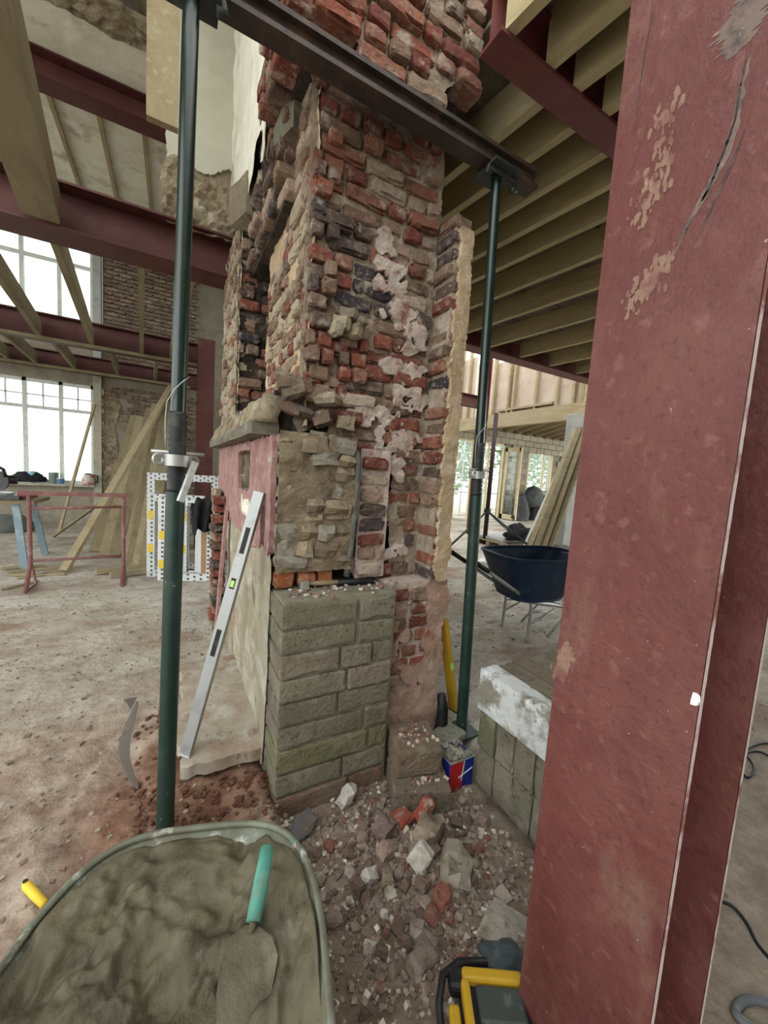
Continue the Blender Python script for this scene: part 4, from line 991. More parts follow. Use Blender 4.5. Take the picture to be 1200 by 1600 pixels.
# bits on the concrete floor to the left and right, on ledge and blocks
crumbs = MB()
for i in range(1500):
    if i % 3: x, y = rng.uniform(-1.8, .3), 1.4 + 3.4 * rng.random() ** 1.5
    else: x, y = rng.uniform(1.5, 4), rng.uniform(.3, 4)
    s_ = rng.uniform(.005, .017) * (1.6 if rng.random() < .06 else 1)
    v, f = rock_data(i % 13, sub_=0, rough=.5)
    crumbs.add(v, f, Matrix.Translation((x, y, ground_z(x, y) + s_ * .2)) @ Matrix.Rotation(rng.random() * 6, 4, 'Z') @ Matrix.Diagonal((s_ * 1.3, s_, s_ * .6, 1)), rng.choice([(.30, .25, .20), (.22, .17, .13), (.38, .33, .27), (.26, .17, .12)]))
tag(crumbs.build('floor_crumbs', _mats['gravel_stone']), 'scattered crumbs of soil and mortar across the concrete floor', 'debris', kind='stuff')
led = MB()
for i in range(150):
    x, y, z = rng.uniform(.43, 1.2), rng.uniform(1.52, 1.69), .856
    if i % 4 == 0: x, y, z = rng.uniform(.95, 1.13), rng.uniform(1.26, 1.36), .022
    if i % 4 == 1: x, y, z = rng.uniform(.97, 1.13), rng.uniform(1.36, 1.5), .146
    if z > .5 and x > .93 and y < 1.62: continue
    s_ = rng.uniform(.005, .018); v, f = rock_data(i % 13, sub_=0, rough=.5)
    led.add(v, f, Matrix.Translation((x, y, z + s_ * .3)) @ Matrix.Rotation(rng.random() * 6, 4, 'Z') @ Matrix.Diagonal((s_ * 1.3, s_, s_ * .7, 1)), rng.choice([(.5, .42, .36), (.32, .15, .11), (.62, .56, .5), (.22, .15, .12)]))
tag(led.build('brick_crumbs', _mats['gravel_stone']), 'crumbs of brick and lime lying on the ledge and loose blocks', 'debris', kind='stuff')

# ------------------------------------------------------------------ near wheelbarrow with mortar, trowel
wb = thing('wheelbarrow', 'near wheelbarrow full of wet grey mortar at the bottom left', 'wheelbarrow', (.02, .72, 0))
AX = Vector((-.30, -.954, 0)).normalized(); AV = Vector((.954, -.30, 0)).normalized()   # towards the viewer / to the right
WC = Vector((.005, .555, 0)) + AV * -.05
RIM = .5
def outline(k, n=64):
    """rim outline scaled for depth k in 0 (rim)..1 (bottom): (along, across)"""
    pts = []
    for i in range(n):
        t = 2 * math.pi * i / n; c, s_ = math.cos(t), math.sin(t); e = 2 / 3.6
        u = math.copysign(abs(c) ** e, c); v = math.copysign(abs(s_) ** e, s_)
        la, wa = .40 - .15 * k, .292 - .09 * k
        w_ = wa * (1 - .10 * (1 - u) / 2 * 0) * (1 - .06 * max(0, -u))
        pts.append((u * la, v * w_))
    return pts
def W3(u, v, z): return WC + AX * u + AV * v + Vector((0, 0, z))
tray = MB(); n = 64; levels = [0, .15, .35, .6, .85, 1.0]
for k in levels:
    for (u, v) in outline(k, n): tray.v.append(tuple(W3(u + .02 * k, v, RIM - .26 * k + (.012 * math.sin(3 * u * 3) if k == 0 else 0))))
for j in range(len(levels) - 1):
    for i in range(n): tray.f.append((j * n + i, j * n + (i + 1) % n, (j + 1) * n + (i + 1) % n, (j + 1) * n + i))
tray.f.append(tuple(range((len(levels) - 1) * n, len(levels) * n)))
o = part('tray', tray, tray_teal, wb, smooth=True); md = o.modifiers.new('t', 'SOLIDIFY'); md.thickness = .004
rim = MB().tube([W3(u, v, RIM + .012 * math.sin(9 * u)) for (u, v) in outline(0, n)] + [W3(*outline(0, n)[0], RIM + .012 * math.sin(9 * outline(0, n)[0][0])), ], .0075, 8, caps=False)
sub('rolled_rim', rim, tray_teal, o, smooth=True)
# mortar surface: dips towards the viewer, smeared up the far end
mor = MB(); nr, na = 46, 120
def mortar_z(u, v):
    far = max(0, min(1, (-u + .10) / .46)); z = RIM - .105 + .088 * far ** 1.2 + .05 * abs(v / .28) ** 2.5
    z += .016 * fb(u, v, 0, 5, 91) + .007 * fb(u, v, 0, 30, 92, 4)
    q = fb(u, v, 0, 7.5, 97, 3); q = max(-1, min(1, q * 3.2)); z += .015 * q * (1.5 - .5 * abs(q)) * (.35 + .65 * far); q = max(-1, min(1, fb(u + v * .4, v, 0, 16, 99, 3) * 3)); z += .008 * q
    if math.hypot((u - .10) / .22, (v - .07) / .075) < 1: z = min(z, RIM - .075 + .0 * u)
    g = abs((v + .20) - .35 * (u - .05) - .02 * nz(u, 4, 0, 16)); z -= .035 * max(0, 1 - g / .010) * (u > -.06)
    return z
nr, na = 90, 220
for i in range(nr + 1):
    t = i / nr
    for j in range(na):
        a_ = 2 * math.pi * j / na; ol = None
        c, s_ = math.cos(a_), math.sin(a_); e = 2 / 3.6
        u = math.copysign(abs(c) ** e, c) * .390 * t; v = math.copysign(abs(s_) ** e, s_) * .282 * t * (1 - .06 * max(0, -u / .4))
        z = mortar_z(u, v)
        mor.v.append(tuple(W3(u, v, min(z, RIM - .006 + .004 * nz(u, v, 0, 30)) if t < .995 else RIM - .03)))
for i in range(nr):
    for j in range(na):
        a_, b_ = i * na + j, i * na + (j + 1) % na; mor.f.append((a_, a_ + na, b_ + na, b_))
part('mortar', mor, wet_mortar, wb, smooth=True)
tube_m = mat('barrow_frame_steel', (.10, .16, .13), [((.25, .25, .2), 12, .55, .7)], rough=.5)
for s_ in (-1, 1):
    part('handle', MB().tube([W3(.55, .10 * s_, .20), W3(.2, .18 * s_, .22), W3(-.25, .23 * s_, .27), W3(-.5, .24 * s_, .31)], .016, 10), tube_m, wb, smooth=True)
    part('leg', MB().tube([W3(-.05, .19 * s_, .25), W3(-.12, .21 * s_, .02), W3(-.2, .21 * s_, .02), W3(-.26, .23 * s_, .27)], .014, 8), tube_m, wb, smooth=True)
part('wheel', MB().ring(W3(.56, 0, .19), AV, .145, .045, 24, 10), black, wb, smooth=True)
part('axle', MB().tube([W3(.56, -.13, .19), W3(.56, .13, .19)], .012, 8), zinc, wb)
# trowel in the mortar
tr = thing('trowel', 'mortar-covered trowel with a teal handle standing in the wheelbarrow', 'trowel', (.17, .70, .42))
hp = [at(417, 1326, 'z', .535), at(413, 1350, 'z', .53), at(405, 1395, 'z', .515), at(396, 1440, 'z', .497)]
part('handle', MB().tube([hp[0] + (hp[0] - hp[1]) * .12] + hp, [.008, .0145, .0155, .0165, .0145], 14), teal, tr, smooth=True)
part('tang', MB().tube([hp[3], at(393, 1455, 'z', .478), at(391, 1470, 'z', .462)], [.008, .006, .006], 8), wet_mortar, tr, smooth=True)
bl_px = [(385, 1452), (360, 1470), (344, 1510), (338, 1560), (338, 1640), (400, 1640), (420, 1580), (434, 1500), (425, 1470), (405, 1455)]
bp = [at(a_, b_, 'z', .472 - .00026 * (b_ - 1450)) for a_, b_ in bl_px]
mb = MB(); m_ = len(bp)
mb.v = [tuple(p + Vector((0, 0, .010))) for p in bp] + [tuple(p - Vector((0, 0, .02))) for p in bp]
mb.f = [tuple(range(m_)), tuple(reversed(range(m_, 2 * m_)))] + [(i, i + m_, (i + 1) % m_ + m_, (i + 1) % m_) for i in range(m_)]
part('blade', mb, wet_mortar, tr)
# yellow tool handle lying behind the wheelbarrow
q0, q1 = at(38, 1380, 'z', .03), at(54, 1397, 'z', .03)
th_ = thing('yellow_handle_tool', 'yellow tool handle poking out behind the near wheelbarrow', 'tool', (q1.x, q1.y, .0))
part('grip', MB().tube([q0, q0 + (q1 - q0) * .2, q1, q1 + (q1 - q0) * .9], [.008, .013, .013, .011], 10), mat('bright_yellow', (.80, .55, .05), rough=.45), th_, smooth=True)
part('hang_ring', MB().ring(q0 + (q1 - q0) * .12 + Vector((0, 0, .012)), (0, 0, 1), .005, .0025, 10, 6), black, th_)

# yellow and black power tool bottom right, cloth
pt = thing('power_tool', 'yellow and black power tool lying at the foot of the red column', 'tool', (.74, .60, 0))
tc = at(762, 1575, 'z', .06); ex = Vector((.86, -.50, 0)).normalized(); ey = Vector((.50, .86, 0)).normalized()
TM = Matrix((ex, ey, Vector((0, 0, 1)))).transposed().to_4x4(); TM.translation = tc
def tbox(c, s, nm, m_, bev=.008, tilt=0): return part(nm, MB().box(c, s, Matrix.Rotation(tilt, 3, 'Y'), TM), m_, pt, bevel=bev)
grey_dark = mat('dark_grey_plastic', (.05, .06, .058), [((.12, .12, .11), 18, .55, .7)], rough=.5)
tbox((0.02, -.02, -.02), (.17, .13, .07), 'body', black); tbox((.03, -.01, .02), (.12, .075, .02), 'panel', grey_dark)
tbox((.02, .045, .018), (.16, .03, .035), 'yellow_guard', yellow); tbox((-.055, -.02, .018), (.022, .11, .035), 'yellow_guard', yellow)
tbox((-.088, -.03, .0), (.028, .05, .03), 'yellow_foot', yellow)
tbox((-.07, .045, .0), (.05, .05, .04), 'nose', black, .012)
part('carry_handle', MB().tube([TM @ Vector((-.12, -.05, -.03)), TM @ Vector((-.125, .0, .0)), TM @ Vector((-.11, .05, .01)), TM @ Vector((-.06, .085, .005)), TM @ Vector((.02, .095, 0))], .010, 10), black, pt, smooth=True)
def lump(name, label, cat, c, s, m_, seed, amp=.5, rz=0, zmin=None, group=None):
    mb = MB(); nu, nv = 28, 16
    for i in range(nv + 1):
        th = math.pi * i / nv
        for j in range(nu):
            ph = 2 * math.pi * j / nu; q = Vector((math.sin(th) * math.cos(ph), math.sin(th) * math.sin(ph), math.cos(th)))
            r_ = 1 + amp * .5 * mn.noise(q * 1.6 + Vector((seed, 0, 0))) + amp * .35 * abs(mn.noise(q * 4 + Vector((0, seed, 0))))
            v = Vector((q.x * s[0] * r_, q.y * s[1] * r_, max(q.z, -.45) * s[2] * r_)); mb.v.append(tuple(Matrix.Rotation(rz, 3, 'Z') @ v + Vector(c)))
    for i in range(nv):
        for j in range(nu): mb.f.append((i * nu + j, (i + 1) * nu + j, (i + 1) * nu + (j + 1) % nu, i * nu + (j + 1) % nu))
    return tag(mb.build(name, m_, smooth=True), label, cat, group)
p = at(788, 1505, 'z', .03); lump('dust_cloth', 'crumpled dark blue-grey cloth behind the yellow power tool', 'cloth', (p.x, p.y, .025), (.07, .045, .04), mat('blue_grey_cloth', (.055, .07, .075), [((.12, .13, .13), 14, .5, .7)], rough=.9, bump=(.5, 30, .01)), 3, .8, -.5)

# ------------------------------------------------------------------ left background
# red trestle
tm = mat('rusty_pink_trestle', (.20, .085, .08), [((.30, .17, .16), 10, .5, .7)], rough=.6)
tt = thing('trestle', 'rusty red metal trestle standing on the floor before the planks', 'trestle', (-.86, 5.08, 0))
xa, xb, ty = -1.26, -.47, 5.08
part('top_bar', MB().bb(xa - .07, xb + .07, ty - .02, ty + .02, .965, 1.005), tm, tt)
for x in (xa, xb):
    part('leg', MB().tube([(x, ty, .97), (x, ty, .28), (x - .0, ty - .16, .01)], .02, 8), tm, tt, smooth=True)
    part('foot', MB().tube([(x, ty, .3), (x, ty + .17, .01), (x, ty - .16, .01)], .014, 8), tm, tt, smooth=True)
part('rail', MB().tube([(xa, ty, .83), (xb, ty, .86)], .014, 8), tm, tt, smooth=True)
part('rail', MB().tube([(xa, ty, .29), (xb, ty, .31)], .014, 8), tm, tt, smooth=True)
# planks leaning against the wall
def plank(label, a, b, w, t, m, group=None, roll=0.0, name='plank'):
    return tag(MB().bar(a, b, w, t, roll).build(name, m), label, 'plank', group)
g = 'planks leaning on the far brick wall'
pl = [('leftmost short plank of the leaning stack', (148, 862), (212, 650), 6.7, 8.6), ('second plank from the left in the leaning stack', (163, 868), (222, 652), 6.6, 8.5), ('third plank from the left in the leaning stack', (178, 872), (236, 640), 6.5, 8.4),
      ('tall middle plank of the leaning stack', (200, 880), (245, 632), 6.3, 8.2), ('broad dark plank right of the middle of the stack', (206, 884), (252, 640), 6.2, 8.1), ('second plank from the right in the leaning stack', (216, 888), (262, 632), 6.0, 8.0), ('rightmost plank of the leaning stack, half behind the green prop', (226, 890), (268, 638), 5.9, 7.9)]
for i, (lb, p0, p1, ya, yb) in enumerate(pl):
    a = at(*p0, 'z', .0); b = at(*p1, 'y', a.y + 1.5)
    plank(lb, a, b, .145, .042, [timber_grey, timber][i % 2], g)
a = at(100, 892, 'z', .02); b = at(268, 604, 'y', a.y + 1.6); plank('long plank leaning diagonally across the stack', a, b, .10, .045, timber, g)
a = at(92, 832, 'z', .02); b = at(148, 632, 'y', 9.3); plank('thin pale stick leaning on the window board', a, b, .045, .03, timber)
a = at(84, 838, 'z', .02); b = at(165, 780, 'y', a.y - 1.2); plank('thin stick propped against the diagonal plank', a, b, .04, .03, timber_grey)
for i, (p0, p1, lb) in enumerate((((150, 893), (232, 884), 'upper short timber lying on the floor before the planks'), ((172, 899), (235, 891), 'lower short timber lying on the floor before the planks'))):
    a = at(*p0, 'z', .04); b = at(*p1, 'z', .04); plank(lb, a, b, .07, .06, timber)
rng = random.Random(3)
for i in range(4):
    a = at(2 + i * 8, 888 + i * 5, 'z', .015); b = a + Vector((rng.uniform(.3, .6), rng.uniform(-.1, .2), 0)); plank(['short', 'second', 'third', 'nearest'][i] + ' scrap of timber on the floor at the left edge', a, b, .04, .02, timber)
a = at(0, 921, 'z', .012); b = at(60, 908, 'z', .012); plank('long thin offcut lying under the trestle', a, b, .03, .018, timber)
# packaged frames: white printed wrap
def wrap_mat():
    m = mat('printed_wrap', (.66, .68, .68), [((.50, .52, .53), 6, .5, .7)], rough=.45)
    t = m.node_tree; N = t.nodes; L = t.links; b = N['Principled BSDF']; cur = b.inputs['Base Color'].links[0].from_socket
    pos = N.new('ShaderNodeNewGeometry').outputs['Position']
    mp = N.new('ShaderNodeMapping'); mp.inputs['Scale'].default_value = (1, 1, 1); mp.inputs['Rotation'].default_value = (0, 0, .0); L.new(pos, mp.inputs[0])
    br = N.new('ShaderNodeTexBrick'); br.inputs['Scale'].default_value = 6.5; br.inputs['Color1'].default_value = (0, 0, 0, 1); br.inputs['Color2'].default_value = (0, 0, 0, 1); br.inputs['Mortar'].default_value = (1, 1, 1, 1)
    br.inputs['Mortar Size'].default_value = .095; br.inputs['Brick Width'].default_value = .34; br.inputs['Row Height'].default_value = .28; br.inputs['Mortar Smooth'].default_value = .2
    sw = N.new('ShaderNodeCombineXYZ'); sp = N.new('ShaderNodeSeparateXYZ'); L.new(pos, sp.inputs[0]); ad = N.new('ShaderNodeMath'); L.new(sp.outputs[0], ad.inputs[0]); L.new(sp.outputs[1], ad.inputs[1]); L.new(sp.outputs[2], sw.inputs[0]); L.new(ad.outputs[0], sw.inputs[1]); L.new(sw.outputs[0], br.inputs['Vector'])
    mx = N.new('ShaderNodeMix'); mx.data_type = 'RGBA'; L.new(br.outputs['Color'], mx.inputs[0]); mx.inputs[6].default_value = (.10, .11, .12, 1); L.new(cur, mx.inputs[7]); L.new(mx.outputs[2], b.inputs['Base Color'])
    return m
wrap = wrap_mat(); sticker = mat('yellow_sticker', (.75, .52, .05), rough=.5)
def packed_frame(label, x0, y0, w, h, rz, k):
    t = thing('packed_frame', label, 'frame', (x0, y0, 0), 'packed window frames')
    d = Vector((math.cos(rz), math.sin(rz), 0)); n = Vector((-d.y, d.x, 0)); q = Vector((x0, y0, 0)); up = Vector((0, 0, 1))
    pw = .085
    for c, s in ((q + d * pw / 2 + up * h / 2, (pw, .07, h)), (q + d * (w - pw / 2) + up * h / 2, (pw, .07, h))): part('stile', MB().box(c, s, rz), wrap, t)
    for z in (pw / 2, h - pw / 2): part('rail', MB().box(q + d * w / 2 + up * z, (w - 2 * pw, .065, pw), rz), wrap, t)
    for z in ((.35, .75) if k % 2 else (.55, .2)): part('sticker', MB().box(q + d * pw / 2 - n * .036 + up * z * h, (.06, .003, .10), rz), sticker, t)
    return t
packed_frame('front packed frame in printed white wrap behind the green prop', -.13, 5.12, .62, .98, -.35, 0)
packed_frame('second packed frame in printed white wrap', -.25, 5.32, .62, 1.0, -.30, 1)
packed_frame('tallest packed frame at the back, its top rail reaching the chimney', -.27, 5.50, .80, 1.24, -.05, 2)
packed_frame('slim packed frame right of the green prop', .10, 5.22, .30, .98, -.45, 3)
# board and black jacket
tag(MB().bar((.42, 4.96, .0), (.42, 5.10, .78), .22, .02).build('board', mat('orange_board', (.40, .24, .13), [((.30, .17, .09), 6, .5, .7)], rough=.8)), 'orange-brown sheet of board standing beside the fireplace jamb', 'board')
ja = MB(); nu, nv = 26, 26
for i in range(nu + 1):
    for j in range(nv + 1):
        u, v = i / nu, j / nv; x = .19 + .31 * u + .03 * v * (.5 - u); z = 1.0 - .40 * v ** 1.15 * (1 - .25 * abs(u - .55)) - .06 * (u < .15)
        ja.v.append((x, 4.83 + .05 * math.sin(u * 17 + v * 3) * (.2 + v) + .035 * nz(u, v, 0, 5, 3) + .12 * max(0, .12 - v), z + .02 * nz(u, 2, 0, 7)))
for i in range(nu):
    for j in range(nv): a = i * (nv + 1) + j; ja.f.append((a, a + 1, a + nv + 2, a + nv + 1))
o = ja.build('jacket', dark_cloth, smooth=True); o.modifiers.new('t', 'SOLIDIFY').thickness = .02
tag(o, 'black jacket hung over the packed frames beside the chimney', 'jacket')
# work bench with saw at the left edge
wbn = thing('saw_bench', 'work bench with blue-grey legs at the left edge', 'bench', (-1.9, 6.3, 0))
bl_m = mat('blue_grey_leg', (.20, .27, .32), [((.32, .38, .42), 8, .5, .7)], rough=.5)
part('bench_top', MB().bb(-2.7, -1.45, 6.0, 6.7, .77, .81), timber_grey, wbn)
for x, dx in ((-1.62, .10), (-2.55, -.1)):
    for y, dy in ((6.05, -.12), (6.65, .12)): part('leg', MB().bar((x, y, .78), (x + dx, y + dy, 0), .07, .035), bl_m, wbn)
ms_ = thing('mitre_saw', 'dark mitre saw standing on the work bench', 'saw', (-1.85, 6.3, .81))
dg = mat('saw_grey', (.08, .085, .09), [((.2, .2, .2), 12, .55, .7)], rough=.5)
part('saw_base', MB().bb(-2.15, -1.6, 6.1, 6.5, .81, .86), dg, ms_, bevel=.008)
part('turntable', MB().tube([(-1.87, 6.28, .86), (-1.87, 6.28, .885)], .17, 20), zinc, ms_)
part('blade_guard', MB().tube([(-1.87, 6.27, 1.02), (-1.87, 6.33, 1.02)], .13, 20), dg, ms_, smooth=True, auto=40)
part('motor', MB().tube([(-1.87, 6.33, 1.04), (-1.68, 6.36, 1.04)], .055, 14), black, ms_, smooth=True, auto=40)
part('handle', MB().tube([(-1.85, 6.25, 1.15), (-1.8, 6.15, 1.2), (-1.74, 6.12, 1.17), (-1.72, 6.13, 1.08)], .018, 8), black, ms_, smooth=True)
dr = thing('drill', 'dark red drill lying on the end of the work bench', 'drill', (-1.55, 6.2, .81))
part('body', MB().tube([(-1.62, 6.15, .87), (-1.50, 6.14, .87), (-1.44, 6.14, .87)], [.035, .035, .02], 12), mat('dark_red_drill', (.15, .03, .03), rough=.5), dr, smooth=True); part('handle', MB().bar((-1.6, 6.15, .86), (-1.63, 6.15, .80), .03, .04), black, dr)
lump('tool_bag', 'black tool bag on the window board', 'bag', (-2.35, 9.48, .90), (.24, .07, .12), dark_cloth, 5, .6)
def can(label, px, z, r, h, m, nm='can', lidm=None, cat='can'):
    p = at(px, 748, 'y', 9.5); t = thing(nm, label, cat, (p.x, 9.5, .822)); q = Vector((p.x, 9.5, .822))
    part('body', MB().tube([q, q + Vector((0, 0, h))], r, 16), m, t, smooth=True, auto=40); part('lid', MB().tube([q + Vector((0, 0, h)), q + Vector((0, 0, h + .012))], r * 1.05, 16), lidm or zinc, t, smooth=True, auto=40)
    return t
can('pale blue tub on the window board', 50, 0, .07, .20, mat('pale_blue_tub', (.25, .55, .68), rough=.4), 'tub', cat='tub')
can('olive grey tin on the window board', 84, 0, .075, .20, mat('olive_tin', (.16, .19, .17), rough=.5))
can('small blue lidded pot on the window board', 94, 0, .07, .09, mat('blue_pot', (.08, .20, .36), rough=.4), 'pot', cat='pot')
kt = thing('kettle', 'glass kettle with red band on the window board', 'kettle', (-1.46, 9.5, .822)); q = Vector((-1.46, 9.5, .822))
part('body', MB().tube([q, q + Vector((0, 0, .03)), q + Vector((0, 0, .14)), q + Vector((0, 0, .2))], [.10, .105, .10, .075], 18), mat('kettle_glass', (.55, .5, .47), [((.5, .12, .08), 7, .5, .56)], rough=.2), kt, smooth=True)
part('lid', MB().tube([q + Vector((0, 0, .2)), q + Vector((0, 0, .225))], [.075, .03], 14), black, kt, smooth=True); part('handle', MB().tube([q + Vector((.08, 0, .19)), q + Vector((.15, 0, .18)), q + Vector((.15, 0, .06)), q + Vector((.10, 0, .04))], .012, 8), black, kt, smooth=True)
lump('rubble_sack', 'dark sack slumped on the floor under the window', 'sack', (-2.45, 8.9, .08), (.3, .2, .2), mat('sack_green_grey', (.10, .11, .10), rough=.9), 8, .5)

# ------------------------------------------------------------------ right background: extension
YE = 11.0
block_far = mat('far_blockwork', (0, 0, 0), [((.30, .28, .22), 6, .5, .7), ((.18, .16, .12), 9, .58, .72)], rough=.95, src='object')
mb = MB(); dx0, dx1, wx0, wx1 = 8.9, 11.3, 12.64, 14.1
mb.bb(3.4, dx0, YE + .02, YE + .25, -.1, 3.44); mb.bb(dx0, dx1, YE + .02, YE + .25, 2.9, 3.44); mb.bb(dx1, wx0, YE + .02, YE + .25, -.1, 3.44)
mb.bb(wx0, wx1, YE + .02, YE + .25, -.1, 1.19); mb.bb(wx0, wx1, YE + .02, YE + .25, 2.74, 3.44); mb.bb(wx1, 17, YE + .02, YE + .25, -.1, 3.44)
wall_ext = struct('wall_far_right', mb, mat('block_joint_grey', (.22, .205, .165), rough=.95))
fbm = mesh_of('block', brick_data(61, (.44, .1, .215), .003, 1, 1, 1, .004), block_far); rng = random.Random(41)
for r_ in range(15):
    x = 8.0 + (.22 if r_ % 2 else 0); z = .02 + r_ * .222
    while x < 15:
        lo, hi = x, x + .44; x += .452
        zc = z + .1
        if (hi > dx0 and lo < dx1 and zc < 2.9) or (hi > wx0 and lo < wx1 and 1.1 < zc < 2.74): continue
        inst('block', fbm, wall_ext, ((lo + hi) / 2, YE - .02, zc), (.436, .1, .212), (0, 0, 0), rng.choice([(.30, .275, .21), (.34, .31, .24), (.26, .24, .185), (.32, .27, .20)]))
def ext_opening(name, x0, x1, z0, z1, m, mulls, door=False):
    o = struct(name, loc=((x0 + x1) / 2, YE, z0)); f = MB(); w = .07
    f.bb(x0, x0 + w, YE + .02, YE + .12, z0, z1).bb(x1 - w, x1, YE + .02, YE + .12, z0, z1).bb(x0, x1, YE + .02, YE + .12, z1 - w, z1)
    part('frame', f, m, o)
    xs = [x0] + mulls + [x1]
    for q in mulls: part('mullion', MB().bb(q - .035, q + .035, YE + .03, YE + .11, z0, z1), m, o)
    for a, b in zip(xs, xs[1:]): part('pane', MB().bb(a + .03, b - .03, YE + .06, YE + .066, z0 + .02, z1 - .03), glass, o)
pine_w = mat('window_pine', (.62, .52, .34), [((.5, .4, .25), 6, .5, .7)], rough=.6)
ext_opening('door_1', dx0, dx1, .0, 2.9, pine_w, [9.7, 10.5]); ext_opening('window_3', wx0, wx1, 1.19, 2.74, pine_w, [13.6])
dl = thing('open_door', 'pale timber glazed door leaf standing open by the far doorway', 'door', (11.2, 10.4, 0))
for z0_, z1_ in ((0.02, .2), (2.6, 2.75)): part('rail', MB().bb(11.26, 11.32, 10.2, 10.95, z0_, z1_), pine_w, dl)
for y in (10.22, 10.9): part('stile', MB().bb(11.26, 11.32, y - .05, y + .05, .02, 2.75), pine_w, dl)
part('pane', MB().bb(11.285, 11.29, 10.25, 10.9, .2, 2.6), glass, dl)
# timber lintel, stud wall above
XS = 8.0
tag(MB().bb(XS - .07, XS + .07, 4.9, 11.0, 2.93, 3.30).build('timber_lintel', timber), 'deep pale timber lintel below the stud wall on the right', 'beam')
sw_ = struct('wall_stud', loc=(XS, 8, 3.3)); 
for px in (722, 734, 774, 797, 805, 840, 873, 899, 910): 
    p = at(px, 600, 'x', XS); part('stud', MB().bb(XS - .05, XS + .05, p.y - .03, p.y + .03, 3.3, 5.9), timber, sw_)
fib = mat('fibre_board', (.46, .36, .29), [((.55, .45, .36), 2.5, .45, .7), ((.36, .25, .2), 4, .58, .72)], rough=.9)
ys = [at(px, 600, 'x', XS).y for px in (722, 742, 774, 800, 840, 873, 899, 925)]
for i, (a, b) in enumerate(zip(ys, ys[1:])):
    part('sheathing', MB().bb(XS + .06, XS + .075, b + .02, a - .02, 3.3, [5.15, 4.9, 4.75, 4.6, 4.5, 4.42, 4.35][i]), fib, sw_)
part('noggin', MB().bb(XS - .06, XS + .06, 6.4, 8.2, 3.36, 3.42), timber, sw_)
# rafters and roof of the extension
rf = struct('ceiling_extension', MB().add([(8.1, 5, 4.75), (17, 5, 4.75), (17, 11.2, 3.45), (8.1, 11.2, 3.45), (8.1, 5, 4.8), (17, 5, 4.8), (17, 11.2, 3.5), (8.1, 11.2, 3.5)], [(0, 1, 2, 3), (7, 6, 5, 4), (0, 4, 5, 1), (1, 5, 6, 2), (2, 6, 7, 3), (3, 7, 4, 0)]), mat('roof_board', (.34, .27, .18), rough=.9))
for i in range(14): MB().bar((8.4 + i * .55, 5.2, 4.60), (8.4 + i * .55, 11.0, 3.38), .05, .17).build('rafter', timber, rf)
# grey concrete column, red far column, beam stub
tag(MB().bb(7.36, 7.62, 5.28, 5.52, 0, 2.93).build('concrete_column', mat('grey_column', (.36, .36, .34), [((.26, .26, .25), 4, .45, .7)], rough=.85), bevel=.008), 'grey concrete column below the timber lintel', 'column')
rc = thing('steel_column', 'slender far red steel column seen behind the right-hand prop', 'column', (6.9, 7.63, 0))
part('flange', MB().bb(6.80, 6.815, 7.52, 7.74, 0, 4.6), red_steel, rc); part('flange', MB().bb(6.985, 7.0, 7.52, 7.74, 0, 4.6), red_steel, rc); part('web', MB().bb(6.815, 6.985, 7.62, 7.635, 0, 4.6), red_steel, rc)
p = at(735, 635, 'y', 7.6); beam('short red steel beam joining the far red column to the chimney side', (3.6, 7.63, p.z), (6.8, 7.63, p.z), .2, .28)
# tripod with its prop
tp = thing('prop_tripod', 'dark prop in a folding tripod far behind the right-hand prop', 'prop', (6.18, 6.39, 0)); q = Vector((6.18, 6.39, 0))
part('tube', MB().tube([q, q + Vector((0, 0, 2.9))], .05, 12), mat('dark_maroon', (.035, .012, .014), rough=.5), tp, smooth=True)
for e in (at(698, 858, 'z', 0), at(845, 868, 'z', 0), at(800, 835, 'z', 0)): part('leg', MB().tube([q + Vector((0, 0, .75)), e], .022, 8), black_steel, tp, smooth=True)
part('collar', MB().tube([q + Vector((0, 0, .70)), q + Vector((0, 0, .80))], .075, 12), black_steel, tp)
# pallet, bag, polythene
pa = thing('pallet', 'timber pallet with grey sheet on the floor behind the tripod', 'pallet', (7.4, 7.4, 0)); c = at(795, 845, 'z', .1)
for i in range(3): part('bearer', MB().bb(c.x - .6, c.x + .6, c.y - .4 + i * .4, c.y - .3 + i * .4, .0, .1), timber, pa)
for i in range(6): part('slat', MB().bb(c.x - .6 + i * .21, c.x - .45 + i * .21, c.y - .42, c.y + .52, .1, .125), timber, pa)
part('sheet', MB().bb(c.x - .55, c.x + .5, c.y - .35, c.y + .45, .125, .20), mat('grey_sheet', (.40, .41, .41), rough=.6), pa, bevel=.02)
p = at(815, 838, 'z', .25); lump('black_bag', 'crumpled black bag lying on the pallet', 'bag', (p.x - .2, p.y - .1, .30), (.32, .22, .2), dark_cloth, 4, .9)
p = at(766, 880, 'z', .03); lump('polythene', 'crumpled clear white polythene on the floor before the tripod', 'polythene', (p.x, p.y, .03), (.28, .16, .10), mat('polythene', (.75, .76, .76), rough=.3), 6, .8)
p = at(830, 805, 'z', 0)
for i, (dx, s, lb) in enumerate(((-.5, (.42, .3, .7), 'left dark grey rubble bin against the far block wall'), (.5, (.5, .3, .75), 'right dark grey rubble bin against the far block wall'), (.1, (.45, .3, .5), 'dark sack heaped on the bins against the far block wall'))):
    lump('rubble_sack', lb, 'sack', (12.3 + dx * 1.2, 10.4, .25 + (.55 if i == 2 else 0)), s, mat('sack_dark', (.06, .065, .068), [((.12, .12, .12), 5, .5, .7)], rough=.9), 11 + i, .5)
plank('board leaning left of the dark bins', (11.6, 10.2, 0), (11.35, 10.7, 1.5), .12, .03, timber_grey)
